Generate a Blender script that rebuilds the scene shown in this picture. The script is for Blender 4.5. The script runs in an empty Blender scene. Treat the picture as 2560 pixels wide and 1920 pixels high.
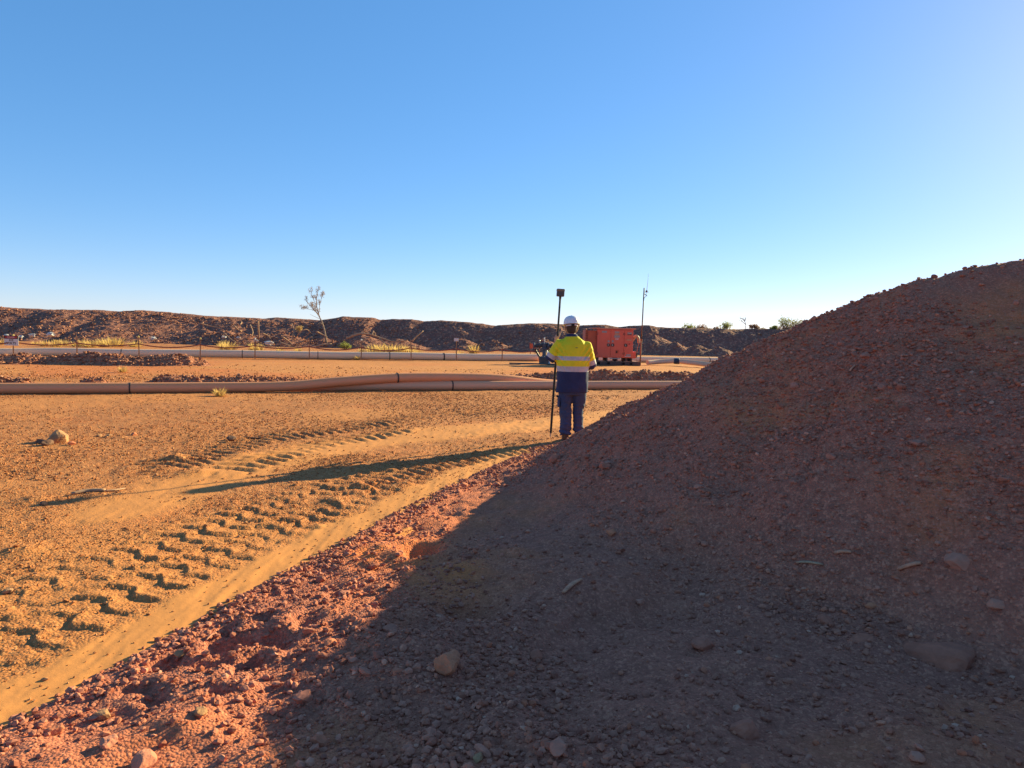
import bpy, bmesh, math, random
import numpy as np
from mathutils import Vector, Matrix, Euler

R = math.radians
rng = np.random.default_rng(11)
random.seed(5)
scene = bpy.context.scene
C = scene.collection

# ------------------------------------------------------------------ camera, sky, sun, exposure
FPX = 1750.0                      # focal length in photograph pixels (2560 wide)
CAM = Vector((0.0, 0.0, 1.62))
ROT = Matrix.Rotation(R(90 - 4.09), 3, 'X') @ Matrix.Rotation(R(1.2), 3, 'Z')
cd = bpy.data.cameras.new('camera'); cam = bpy.data.objects.new('camera', cd); C.objects.link(cam)
cd.sensor_width = 36.0; cd.lens = 36.0 * FPX / 2560.0; cd.clip_start = 0.05; cd.clip_end = 6000
cam.matrix_world = Matrix.Translation(CAM) @ ROT.to_4x4()
scene.camera = cam

SUN_AZ, SUN_EL = 46.6, 18.9       # clockwise from +Y, degrees
world = bpy.data.worlds.new('World'); scene.world = world; world.use_nodes = True
wn = world.node_tree; bg = wn.nodes['Background']
sky = wn.nodes.new('ShaderNodeTexSky'); sky.sky_type = 'NISHITA'; sky.sun_disc = False
sky.sun_elevation = R(SUN_EL); sky.sun_rotation = R(SUN_AZ)
sky.air_density = 1.0; sky.dust_density = 0.6; sky.ozone_density = 6.2; sky.altitude = 1800
hs = wn.nodes.new('ShaderNodeHueSaturation'); hs.inputs['Saturation'].default_value = 1.36
gm = wn.nodes.new('ShaderNodeGamma'); gm.inputs[1].default_value = 0.57
wn.links.new(sky.outputs[0], gm.inputs[0]); wn.links.new(gm.outputs[0], hs.inputs['Color']); 
tn = wn.nodes.new('ShaderNodeMix'); tn.data_type = 'RGBA'; tn.blend_type = 'MULTIPLY'; tn.inputs[0].default_value = 1.0; tn.inputs[7].default_value = (1.11, 0.97, 1.0, 1)
wn.links.new(hs.outputs[0], tn.inputs[6]); wn.links.new(tn.outputs[2], bg.inputs[0])
bg.inputs[1].default_value = 0.13
sl = bpy.data.lights.new('sun', 'SUN'); so = bpy.data.objects.new('sun', sl); C.objects.link(so)
sl.energy = 4.1; sl.angle = R(0.5); sl.color = (1.0, 0.90, 0.48)
sdir = Vector((math.sin(R(SUN_AZ)) * math.cos(R(SUN_EL)), math.cos(R(SUN_AZ)) * math.cos(R(SUN_EL)), math.sin(R(SUN_EL))))
so.rotation_euler = sdir.to_track_quat('Z', 'Y').to_euler()
so.location = (20, 20, 30)
scene.view_settings.view_transform = 'Standard'; scene.view_settings.look = 'None'
scene.view_settings.gamma = 1.0; scene.view_settings.use_curve_mapping = False
scene.view_settings.exposure = 1.55

# ------------------------------------------------------------------ helpers: noise
_T = np.random.default_rng(3).random((512, 512)).astype(np.float64)
def vn(x, y, seed=0):
    x = np.asarray(x, float) + seed * 17.31; y = np.asarray(y, float) + seed * 9.73
    xf = np.floor(x); yf = np.floor(y); xi = xf.astype(np.int64); yi = yf.astype(np.int64)
    u = x - xf; v = y - yf
    u = u * u * u * (u * (u * 6 - 15) + 10); v = v * v * v * (v * (v * 6 - 15) + 10)
    a = _T[xi & 511, yi & 511]; b = _T[(xi + 1) & 511, yi & 511]
    c = _T[xi & 511, (yi + 1) & 511]; d = _T[(xi + 1) & 511, (yi + 1) & 511]
    return (a * (1 - u) + b * u) * (1 - v) + (c * (1 - u) + d * u) * v
def fbm(x, y, f=1.0, octs=4, seed=0, gain=0.5):
    s = 0.0; a = 1.0; n = 0.0
    for o in range(octs):
        ca, sa = math.cos(o * 0.9), math.sin(o * 0.9)
        s = s + a * (vn((x * ca - y * sa) * f, (x * sa + y * ca) * f, seed + o * 3) - 0.5); n += a; a *= gain; f *= 2.03
    return s / n * 2
def sstep(a, b, x):
    t = np.clip((x - a) / (b - a), 0, 1); return t * t * (3 - 2 * t)
def smax(a, b, k):
    h = np.clip(0.5 + 0.5 * (a - b) / k, 0, 1); return b * (1 - h) + a * h + k * h * (1 - h)

# ------------------------------------------------------------------ helpers: meshes and objects
def fast_mesh(name, V, F, smooth=False):
    V = np.ascontiguousarray(V, np.float32); F = np.ascontiguousarray(F, np.int32)
    me = bpy.data.meshes.new(name)
    me.vertices.add(len(V)); me.vertices.foreach_set('co', V.ravel())
    me.loops.add(F.size); me.loops.foreach_set('vertex_index', F.ravel())
    me.polygons.add(len(F)); me.polygons.foreach_set('loop_start', np.arange(len(F), dtype=np.int32) * F.shape[1])
    me.update(calc_edges=True)
    me.polygons.foreach_set('use_smooth', np.full(len(F), smooth))
    return me
def fattr(me, name, vals):
    a = me.attributes.new(name, 'FLOAT', 'POINT'); a.data.foreach_set('value', np.ascontiguousarray(vals, np.float32))
def link(name, me, mat=None, parent=None):
    o = bpy.data.objects.new(name, me); C.objects.link(o)
    if mat is not None and me is not None:
        for m in (mat if isinstance(mat, (list, tuple)) else [mat]): me.materials.append(m)
    if parent is not None: o.parent = parent
    return o
def tag(o, label=None, cat=None, group=None, kind=None):
    if label: o['label'] = label
    if cat: o['category'] = cat
    if group: o['group'] = group
    if kind: o['kind'] = kind
    return o
def empty(name, loc=(0, 0, 0), rot=(0, 0, 0)):
    o = bpy.data.objects.new(name, None); C.objects.link(o); o.location = loc; o.rotation_euler = rot
    o.empty_display_size = 0.2
    return o
def copy_tree(o, parent=None):
    c = o.copy(); C.objects.link(c); c.parent = parent
    for ch in list(o.children):
        copy_tree(ch, c)
    return c

class MB:
    """collects simple solids; build() links them as one mesh object"""
    def __init__(s): s.v = []; s.f = []
    def add(s, V, F, M=None):
        b = len(s.v)
        for p in V:
            p = Vector(p)
            s.v.append(tuple(M @ p) if M is not None else tuple(p))
        s.f += [tuple(i + b for i in f) for f in F]
        return s
    def box(s, c, d, rot=None, bev=0.0):
        x, y, z = d[0] / 2, d[1] / 2, d[2] / 2
        M = Matrix.Translation(c) @ (Euler(rot).to_matrix().to_4x4() if rot else Matrix.Identity(4))
        if bev > 0:
            bm = bmesh.new(); bmesh.ops.create_cube(bm, size=1.0)
            for v in bm.verts: v.co = Vector((v.co.x * d[0], v.co.y * d[1], v.co.z * d[2]))
            bmesh.ops.bevel(bm, geom=bm.edges[:], offset=bev, segments=2, profile=0.6, affect='EDGES')
            bm.verts.index_update()
            s.add([v.co.copy() for v in bm.verts], [[v.index for v in f.verts] for f in bm.faces], M); bm.free(); return s
        V = [(a * x, b * y, e * z) for a in (-1, 1) for b in (-1, 1) for e in (-1, 1)]
        F = [(0, 1, 3, 2), (4, 6, 7, 5), (0, 4, 5, 1), (2, 3, 7, 6), (0, 2, 6, 4), (1, 5, 7, 3)]
        return s.add(V, F, M)
    def tube(s, pts, rad, seg=12, cap=True, ell=1.0):
        pts = [Vector(p) for p in pts]; n = len(pts)
        rad = rad if isinstance(rad, (list, tuple)) else [rad] * n
        t0 = (pts[1] - pts[0]).normalized()
        up = Vector((0, 0, 1)) if abs(t0.z) < 0.9 else Vector((0, 1, 0))
        nx = t0.cross(up).normalized(); V = []
        for i in range(n):
            t = (pts[min(i + 1, n - 1)] - pts[max(i - 1, 0)]).normalized()
            nx = (nx - t * nx.dot(t)).normalized(); ny = t.cross(nx)
            for k in range(seg):
                a = 2 * math.pi * k / seg
                V.append(pts[i] + nx * math.cos(a) * rad[i] + ny * math.sin(a) * rad[i] * ell)
        F = [(i * seg + k, i * seg + (k + 1) % seg, (i + 1) * seg + (k + 1) % seg, (i + 1) * seg + k) for i in range(n - 1) for k in range(seg)]
        if cap: F += [tuple(reversed(range(seg))), tuple(range((n - 1) * seg, n * seg))]
        return s.add(V, F)
    def cyl(s, a, b, r, seg=16): return s.tube([a, b], r, seg)
    def lathe(s, prof, M=None, seg=24, sx=1.0, sy=1.0):
        V = []; F = []; n = len(prof)
        for (r, z) in prof:
            for k in range(seg):
                a = 2 * math.pi * k / seg; V.append((r * math.cos(a) * sx, r * math.sin(a) * sy, z))
        for i in range(n - 1):
            for k in range(seg): F.append((i * seg + k, i * seg + (k + 1) % seg, (i + 1) * seg + (k + 1) % seg, (i + 1) * seg + k))
        F += [tuple(reversed(range(seg))), tuple(range((n - 1) * seg, n * seg))]
        return s.add(V, F, M)
    def torus(s, c, R0, r, axis='Y', seg=20, ss=8):
        V = []; F = []
        for i in range(seg):
            a = 2 * math.pi * i / seg
            for j in range(ss):
                b = 2 * math.pi * j / ss; q = R0 + r * math.cos(b); p = (q * math.cos(a), q * math.sin(a), r * math.sin(b))
                if axis == 'Y': p = (p[0], p[2], p[1])
                if axis == 'X': p = (p[2], p[0], p[1])
                V.append((p[0] + c[0], p[1] + c[1], p[2] + c[2]))
        for i in range(seg):
            for j in range(ss): F.append((i * ss + j, ((i + 1) % seg) * ss + j, ((i + 1) % seg) * ss + (j + 1) % ss, i * ss + (j + 1) % ss))
        return s.add(V, F)
    def build(s, name, mat, parent=None, smooth=False, angle=None):
        me = bpy.data.meshes.new(name); me.from_pydata(s.v, [], s.f); me.update()
        bm = bmesh.new(); bm.from_mesh(me); bmesh.ops.recalc_face_normals(bm, faces=bm.faces[:]); bm.to_mesh(me); bm.free()
        me.polygons.foreach_set('use_smooth', np.full(len(me.polygons), bool(smooth)))
        if smooth and angle:
            me.set_sharp_from_angle(angle=R(angle))
        return link(name, me, mat, parent)

# pixel of the photograph -> ray / world point at depth Y or on a surface
def ray(px, py):
    d = ROT @ Vector(((px - 1280) / FPX, (960 - py) / FPX, -1.0)); return d
def at(px, py, Y):
    d = ray(px, py); return CAM + d * ((Y - CAM.y) / d.y)
def flat(px, py, z=0.0):
    d = ray(px, py); return CAM + d * ((z - CAM.z) / d.z)

# ------------------------------------------------------------------ helpers: materials
def new_mat(name, rough=0.8, metal=0.0, spec=0.3):
    m = bpy.data.materials.new(name); m.use_nodes = True
    b = m.node_tree.nodes['Principled BSDF']
    b.inputs['Roughness'].default_value = rough; b.inputs['Metallic'].default_value = metal
    b.inputs['Specular IOR Level'].default_value = spec
    return m, m.node_tree, b
def mixc(nt, fac, a, b, mode='MIX'):
    n = nt.nodes.new('ShaderNodeMix'); n.data_type = 'RGBA'; n.blend_type = mode
    for i, v in ((0, fac), (6, a), (7, b)):
        if isinstance(v, (int, float)): n.inputs[i].default_value = v
        elif isinstance(v, tuple): n.inputs[i].default_value = (*v, 1) if len(v) == 3 else v
        else: nt.links.new(v, n.inputs[i])
    return n.outputs[2]
def tex(nt, kind, scale, detail=5, rough=0.6, dist=0.0, stretch=None, coord='Object'):
    tc = nt.nodes.new('ShaderNodeTexCoord'); src = tc.outputs[coord]
    if stretch:
        mp = nt.nodes.new('ShaderNodeMapping'); mp.inputs['Scale'].default_value = stretch; nt.links.new(src, mp.inputs[0]); src = mp.outputs[0]
    if kind == 'noise':
        n = nt.nodes.new('ShaderNodeTexNoise'); n.inputs['Scale'].default_value = scale; n.inputs['Detail'].default_value = detail
        n.inputs['Roughness'].default_value = rough; n.inputs['Distortion'].default_value = dist
        nt.links.new(src, n.inputs['Vector']); return n.outputs[0]
    n = nt.nodes.new('ShaderNodeTexVoronoi'); n.inputs['Scale'].default_value = scale; nt.links.new(src, n.inputs['Vector'])
    return n
def ramp(nt, src, stops):
    n = nt.nodes.new('ShaderNodeValToRGB'); nt.links.new(src, n.inputs[0]); e = n.color_ramp.elements
    while len(e) < len(stops): e.new(0.5)
    for i, (p, c) in enumerate(stops):
        e[i].position = p; e[i].color = (c, c, c, 1) if isinstance(c, (int, float)) else (*c, 1)
    return n.outputs[0]
def bump(nt, b, srcs):
    prev = None
    for (s, strength, dist) in srcs:
        n = nt.nodes.new('ShaderNodeBump'); n.inputs['Strength'].default_value = strength; n.inputs['Distance'].default_value = dist
        nt.links.new(s, n.inputs['Height'])
        if prev is not None: nt.links.new(prev, n.inputs['Normal'])
        prev = n.outputs[0]
    nt.links.new(prev, b.inputs['Normal'])
def attr(nt, name):
    n = nt.nodes.new('ShaderNodeAttribute'); n.attribute_name = name; return n.outputs['Fac']
def simple(name, c1, c2=None, scale=6.0, rough=0.7, metal=0.0, bmp=0.0, bscale=60.0, spec=0.3, stretch=None, detail=5, lo=0.35, hi=0.65):
    m, nt, b = new_mat(name, rough, metal, spec)
    if c2 is None: c2 = tuple(v * 0.75 for v in c1)
    f = ramp(nt, tex(nt, 'noise', scale, detail, 0.62, 0.3, stretch), [(lo, 0.0), (hi, 1.0)])
    nt.links.new(mixc(nt, f, c1, c2), b.inputs['Base Color'])
    if bmp > 0: bump(nt, b, [(tex(nt, 'noise', bscale, 4), 0.8, bmp)])
    return m

def leaf(name, c1, c2, scale=4, trans=0.45):
    m = simple(name, c1, c2, scale, 0.8); nt = m.node_tree; b = nt.nodes['Principled BSDF']; out = nt.nodes['Material Output']
    t = nt.nodes.new('ShaderNodeBsdfTranslucent'); src = b.inputs['Base Color'].links[0].from_socket; nt.links.new(src, t.inputs[0])
    mx = nt.nodes.new('ShaderNodeMixShader'); mx.inputs[0].default_value = trans; nt.links.new(b.outputs[0], mx.inputs[1]); nt.links.new(t.outputs[0], mx.inputs[2]); nt.links.new(mx.outputs[0], out.inputs[0])
    return m
def dirt_mat(name, base, dark, stone, red, grain=90.0, bump_d=0.006, smoothattr=None, pale=None):
    """soil: base/dark mottling, a speckle of small stones, optional smooth sandy mask and red patches"""
    m, nt, b = new_mat(name, 0.95, 0.0, 0.15)
    n1 = ramp(nt, tex(nt, 'noise', 0.9, 6, 0.65), [(0.34, 0.0), (0.68, 1.0)])
    n2 = ramp(nt, tex(nt, 'noise', 7.0, 6, 0.7), [(0.36, 0.0), (0.66, 1.0)])
    col = mixc(nt, n1, base, dark); col = mixc(nt, 0.45, col, mixc(nt, n2, base, dark))
    rd = ramp(nt, tex(nt, 'noise', 0.55, 4, 0.6, 0.6), [(0.55, 0.0), (0.75, 0.7)])
    col = mixc(nt, rd, col, red)
    vo = tex(nt, 'voronoi', grain)
    sp = ramp(nt, vo.outputs['Color'], [(0.62, 0.0), (0.78, 1.0)])
    sm = attr(nt, smoothattr) if smoothattr else None
    if sm is not None:
        inv = nt.nodes.new('ShaderNodeMath'); inv.operation = 'SUBTRACT'; inv.inputs[0].default_value = 1.0; nt.links.new(sm, inv.inputs[1])
        ml = nt.nodes.new('ShaderNodeMath'); ml.operation = 'MULTIPLY'; nt.links.new(inv.outputs[0], ml.inputs[0]); nt.links.new(sp, ml.inputs[1]); sp = ml.outputs[0]
    col = mixc(nt, sp, col, stone)
    cellv = ramp(nt, vo.outputs['Color'], [(0.0, 0.84), (1.0, 1.10)])
    grit = mixc(nt, 1.0, col, cellv, 'MULTIPLY')
    vo2 = tex(nt, 'voronoi', grain * 0.42); cell2 = ramp(nt, vo2.outputs['Color'], [(0.15, 0.88), (0.85, 1.08)]); grit = mixc(nt, 1.0, grit, cell2, 'MULTIPLY')
    col = grit if smoothattr is None else mixc(nt, inv.outputs[0], col, grit)
    if sm is not None: col = mixc(nt, sm, col, pale)
    if smoothattr: col = mixc(nt, attr(nt, 'redness'), col, red)
    nt.links.new(col, b.inputs['Base Color'])
    inv2 = nt.nodes.new('ShaderNodeMath'); inv2.operation = 'SUBTRACT'; inv2.inputs[0].default_value = 1.0; nt.links.new(vo.outputs['Distance'], inv2.inputs[1])
    h = inv2.outputs[0]
    if sm is not None:
        m3 = nt.nodes.new('ShaderNodeMath'); m3.operation = 'MULTIPLY'; nt.links.new(h, m3.inputs[0]); nt.links.new(inv.outputs[0], m3.inputs[1]); h = m3.outputs[0]
    h2 = tex(nt, 'noise', 35.0, 6, 0.7)
    if sm is not None:
        m4 = nt.nodes.new('ShaderNodeMath'); m4.operation = 'MULTIPLY_ADD'; m4.inputs[1].default_value = -0.8; m4.inputs[2].default_value = 1.0; nt.links.new(sm, m4.inputs[0])
        m5 = nt.nodes.new('ShaderNodeMath'); m5.operation = 'MULTIPLY'; nt.links.new(h2, m5.inputs[0]); nt.links.new(m4.outputs[0], m5.inputs[1]); h2 = m5.outputs[0]
    bump(nt, b, [(h, 0.8, bump_d), (h2, 0.6, bump_d * 1.6)])
    return m
def stone_mat(name, stops, rough=0.9):
    m, nt, b = new_mat(name, rough, 0.0, 0.2)
    c = ramp(nt, attr(nt, 'tint'), stops)
    c = mixc(nt, 0.45, c, mixc(nt, ramp(nt, tex(nt, 'noise', 40, 4), [(0.35, 0.0), (0.65, 1.0)]), (0.35, 0.35, 0.35), (0.95, 0.9, 0.85)), 'MULTIPLY')
    nt.links.new(c, b.inputs['Base Color'])
    return m

# ================================================================== TERRAIN FUNCTIONS
EDGE = np.array([(-6, -4.4), (0, -2.72), (2.7, -1.97), (4.07, -1.60), (6.0, -1.02), (7.5, -0.53), (9.7, 0.28), (10.5, 0.72), (11.2, 1.6), (12, 3.2), (14, 8), (18, 40)], float)
def edge_x(y): return np.interp(y, EDGE[:, 0], EDGE[:, 1])
RIDGE = np.array([(0.70, 10.4, -0.12), (0.88, 10.15, 0.08), (1.25, 9.75, 0.40), (1.68, 9.2, 0.77), (2.04, 8.5, 1.09), (2.37, 7.4, 1.47), (2.75, 7.05, 1.73),
                  (2.99, 6.7, 1.87), (3.34, 6.5, 2.07), (3.63, 6.25, 2.20), (3.98, 6.1, 2.31), (4.36, 5.95, 2.38), (5.2, 5.3, 2.62), (7.0, 4.2, 3.0), (10, 2, 3.2), (13, -2, 3.2), (15, -8, 3.0)], float)
def poly_near(x, y, P, vals=None):
    """distance to a polyline, position along it, interpolated value"""
    best = np.full(np.shape(x), 1e9); val = np.zeros(np.shape(x)); sl = np.zeros(np.shape(x)); acc = 0.0; side = np.zeros(np.shape(x))
    for i in range(len(P) - 1):
        ax, ay = P[i, 0], P[i, 1]; bx, by = P[i + 1, 0] - ax, P[i + 1, 1] - ay; L2 = bx * bx + by * by; L = math.sqrt(L2)
        t = np.clip(((x - ax) * bx + (y - ay) * by) / L2, 0, 1)
        dx = x - ax - t * bx; dy = y - ay - t * by; d = np.sqrt(dx * dx + dy * dy); m = d < best
        best = np.where(m, d, best); sl = np.where(m, acc + t * L, sl); side = np.where(m, (bx * dy - by * dx) / L, side)
        if vals is not None: val = np.where(m, vals[i] + t * (vals[i + 1] - vals[i]), val)
        acc += L
    return best, sl, side, val
def w2(px, py): p = flat(px, py); return (p.x, p.y)
PITS = [(w2(585, 1640), 0.10, 0.085), (w2(693, 1640), 0.10, 0.085), (w2(514, 1694), 0.07, 0.07), (w2(623, 1690), 0.08, 0.075), (w2(571, 1600), 0.06, 0.05),
        (w2(560, 1775), 0.06, 0.05), (w2(760, 1600), 0.09, 0.06), (w2(420, 1690), 0.07, 0.05), (w2(380, 1780), 0.06, 0.04), (w2(1050, 1400), 0.15, 0.12), (w2(840, 1520), 0.05, 0.04),
        (w2(690, 1580), 0.05, 0.04), (w2(1180, 1560), 0.16, 0.08), (w2(1010, 1620), 0.14, 0.07), (w2(330, 1760), 0.05, 0.04)]
def heap_z(x, y, fine=True):
    slope = 0.66 + 0.05 * fbm(x, y, 0.4, 2, 5); r = 0.10; num = 0.0; den = 0.0
    for i in range(len(RIDGE) - 1):           # soft maximum over the ridge segments: no creases
        (ax, ay, az), (bx, by, bz) = RIDGE[i], RIDGE[i + 1]; ux, uy = bx - ax, by - ay
        t = np.clip(((x - ax) * ux + (y - ay) * uy) / (ux * ux + uy * uy), 0, 1)
        q = slope * np.hypot(x - ax - t * ux, y - ay - t * uy); zi = az + t * (bz - az) - (np.sqrt(q * q + r * r) - r); w = np.exp(14 * (zi - 2.0)); num = num + zi * w; den = den + w
    z = num / den
    e = x - edge_x(y)
    ap = -0.16 + 0.21 * sstep(-0.07, 0.09, e + 0.05 * fbm(x, y, 2.5, 2, 9)) + 0.035 * np.clip(e, 0, 4)
    ap = ap - 0.14 * sstep(8.6, 10.1, y) - 0.25 * np.maximum(y - 10.1, 0)
    ap = np.minimum(ap, 0.24)
    inner = sstep(0.02, 0.35, e)
    z = smax(z, ap, 0.22)
    lump = fbm(x, y, 0.8, 3, 21); rd, rs, _, _ = poly_near(x, y, RIDGE); off = 0.3 + 0.7 * sstep(0.05, 0.9, rd)
    z = z + inner * off * (0.085 * lump + 0.05 * fbm(rs * 1.3, rd * 0.22, 1.9, 3, 37) * sstep(0.2, 0.8, z) + 0.045 * fbm(x, y, 2.6, 3, 33) - 0.03 * np.abs(fbm(x * 0.7 + y * 0.7, (y - x) * 0.18, 3.2, 2, 35)))
    # shallow gully running down the near face
    gd, _, _, _ = poly_near(x, y, GULLY)
    z = z - 0.08 * np.exp(-(gd / 0.25) ** 2) * inner
    wx = x + 0.05 * fbm(x, y, 8, 2, 171); wy = y + 0.05 * fbm(x, y, 8, 2, 173)
    for (c, rad, dep) in PITS:
        rr = ((wx - c[0]) ** 2 + (wy - c[1]) ** 2) / rad ** 2
        z = z - dep * np.exp(-rr ** 1.5) + 0.15 * dep * np.exp(-(np.sqrt(rr) - 1.6) ** 2 * 5)
    if fine:
        z = z + (0.25 + 0.75 * inner) * (0.014 * fbm(x, y, 9, 3, 41) + 0.009 * fbm(x, y, 26, 2, 47))
    return z
GULLY = np.array([(2.05, 5.6), (1.45, 4.6), (0.85, 3.9), (0.35, 3.4)], float)
P2 = np.array([w2(300, 1275), w2(430, 1230), w2(700, 1150), w2(1000, 1090), w2(1350, 1060), w2(1560, 1030)], float)
TR1 = np.array([(edge_x(y) - 1.02, y) for y in (1.5, 2.7, 4.07, 5, 6.0, 7.5, 8.6)], float)
TR2 = np.array([w2(880, 1215), w2(1000, 1180), w2(1180, 1145), w2(1390, 1108), w2(1560, 1085)], float)
TR3 = np.array([w2(380, 1170), w2(650, 1100), w2(900, 1062), w2(1150, 1036), w2(1500, 1000), w2(1800, 980)], float)
TR4 = np.array([w2(560, 1180), w2(760, 1120), w2(1000, 1075)], float)
def sq(ph, w=0.10):
    f = ph - np.floor(ph)
    return sstep(0.0, w, f) * (1 - sstep(0.5, 0.5 + w, f))
def ground_z(x, y):
    z = 0.05 * fbm(x, y, 0.06, 2, 61) * sstep(14, 40, np.hypot(x, y)) + 0.016 * fbm(x, y, 0.7, 3, 63)
    sm = smooth_mask(x, y)
    near = 1 - sstep(26, 60, np.hypot(x, y))
    z = z + (1 - 0.85 * sm) * near * (0.012 * fbm(x, y, 4, 3, 67) + 0.012 * np.abs(fbm(x, y, 11, 3, 71)) + 0.006 * fbm(x, y, 33, 2, 73))
    z = z + sm * near * 0.006 * fbm(x * 6, y * 0.9, 3.0, 3, 75)
    # churned clods left by wheels
    rough = sstep(0.05, 0.4, fbm(x, y, 0.55, 3, 79)) * (1 - sm) * near
    z = z + rough * 0.018 * np.maximum(fbm(x, y, 7, 4, 83, 0.6), 0)
    # lug prints
    d, s, side, _ = poly_near(x, y, TR1); u = side / 0.60
    m = 1 - sstep(0.86, 1.0, np.abs(u) + 0.16 * fbm(x, y, 2.2, 2, 91))
    wv = np.sin(u * 6.6 + 0.5); step = np.clip(wv * 2.2, -1, 1)                 # interlocking bars: the edge jogs from block to block
    ph = s / 0.215 + 0.25 * step + 0.10 * u + 0.20 * fbm(x, y, 1.2, 2, 95) + 0.08 * fbm(x, y, 9, 3, 96)
    fr = ph - np.floor(ph); lug = sstep(0.0, 0.10, fr) * (1 - fr) ** 1.3          # steep away from the sun, ramped toward it
    amp = np.clip(0.80 + 0.7 * fbm(x, y, 2.3, 3, 98), 0.3, 1.15)
    z = z + m * (0.024 * amp * lug - 0.008 + 0.007 * fbm(x, y, 22, 3, 97))
    for (TR, hw, per, dep, sd) in ((TR2, 0.34, 0.17, 0.022, 1), (TR3, 0.42, 0.19, 0.03, 2), (TR4, 0.3, 0.22, 0.026, 3)):
        d, s, side, _ = poly_near(x, y, TR); m = 1 - sstep(0.75, 1.1, d / hw + 0.3 * fbm(x, y, 2, 2, 100 + sd))
        m = m * sstep(-0.35, 0.2, fbm(x, y, 0.8, 2, 107 + sd) + 0.1)
        z = z + m * (dep * sq(s / per + 0.5 * np.abs(side) / hw + 0.3 * fbm(x, y, 2.2, 2, 110 + sd), 0.2) - dep * 0.5)
    # little hollows and bumps seen beside the shadow
    z = z - 0.35 * sstep(0.28, 0.7, x - edge_x(y)) * (1 - sstep(9.0, 9.8, y))      # the sheet dips under the heap
    for (c, rad, h) in HUMPS:
        z = z + h * np.exp(-(((x - c[0]) ** 2 + (y - c[1]) ** 2) / rad ** 2))
    return z
HUMPS = [(w2(440, 1150), 0.13, 0.07), (w2(480, 1185), 0.18, 0.04), (w2(600, 1140), 0.2, 0.03), (w2(240, 1238), 0.2, 0.025), (w2(60, 1380), 0.15, 0.04), (w2(90, 1250), 0.12, 0.035),
         (w2(900, 1215), 0.16, 0.05), (w2(1000, 1215), 0.13, 0.04), (w2(840, 1250), 0.12, 0.04)]
def smooth_mask(x, y):
    t = x - edge_x(y)
    wob = 0.16 * fbm(x, y, 1.7, 4, 121, 0.6)
    m = sstep(-0.50, -0.36, t + wob) * (1 - sstep(0.25, 0.4, t)) * (1 - sstep(9.2, 10.2, y)) * sstep(-4, 0, y)
    d, s, side, _ = poly_near(x, y, P2)
    m2 = (1 - sstep(0.35, 0.75, d + 0.35 * fbm(x, y, 0.9, 3, 125))) * 0.85
    m3 = 0.4 * sstep(0.18, 0.55, fbm(x, y, 0.35, 3, 129)) * (1 - sstep(18, 30, y))
    m4 = 0.55 * sstep(21, 24, y) * (1 - sstep(32, 60, y))
    wide = sstep(-0.95, -0.6, t + 2 * wob) * (1 - sstep(4.2, 5.2, y)) * 0.35 * (1 - sstep(0.2, 0.5, t)) * sstep(-3, 1, y)
    return np.clip(np.maximum.reduce([m, m2, m3, m4, wide]), 0, 1)
def surf(x, y):
    x = np.asarray(x, float); y = np.asarray(y, float)
    return np.maximum(ground_z(x, y), heap_z(x, y))
def hit(px, py):
    """where the sight line of a photograph pixel meets the ground or the heap"""
    d = ray(px, py); t = np.linspace(1.2, 16, 1500); x = CAM.x + d.x * t; y = CAM.y + d.y * t; z = CAM.z + d.z * t
    s = surf(x, y); i = int(np.argmax(z < s))
    if not (z < s).any(): return flat(px, py)
    return Vector((x[i], y[i], s[i]))

# ================================================================== MATERIALS OF THE TERRAIN
M = {}
M['ground'] = dirt_mat('red_earth', (0.51, 0.180, 0.058), (0.40, 0.132, 0.047), (0.58, 0.26, 0.10), (0.54, 0.135, 0.04), 60, 0.010, 'smooth', (0.62, 0.245, 0.073))
M['heap'] = dirt_mat('heap_soil', (0.51, 0.164, 0.094), (0.41, 0.132, 0.082), (0.56, 0.195, 0.112), (0.80, 0.22, 0.06), 75, 0.010, 'smooth', (0.40, 0.12, 0.03))
M['pebble_heap'] = stone_mat('heap_pebbles', [(0.0, (0.38, 0.122, 0.074)), (0.4, (0.50, 0.177, 0.105)), (0.8, (0.60, 0.225, 0.14)), (0.92, (0.60, 0.168, 0.08)), (1.0, (0.78, 0.36, 0.23))])
M['pebble_ground'] = stone_mat('yard_pebbles', [(0.0, (0.36, 0.12, 0.045)), (0.6, (0.52, 0.20, 0.072)), (1.0, (0.68, 0.32, 0.14))])
M['rubble'] = stone_mat('bank_rubble', [(0.0, (0.28, 0.105, 0.06)), (0.6, (0.42, 0.17, 0.095)), (1.0, (0.60, 0.28, 0.16))])
M['bank'] = dirt_mat('bank_soil', (0.31, 0.125, 0.085), (0.24, 0.098, 0.07), (0.46, 0.20, 0.12), (0.38, 0.12, 0.065), 7, 0.05)
M['windrow'] = dirt_mat('windrow_soil', (0.44, 0.16, 0.085), (0.32, 0.115, 0.066), (0.52, 0.22, 0.12), (0.48, 0.13, 0.055), 16, 0.03)

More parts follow.
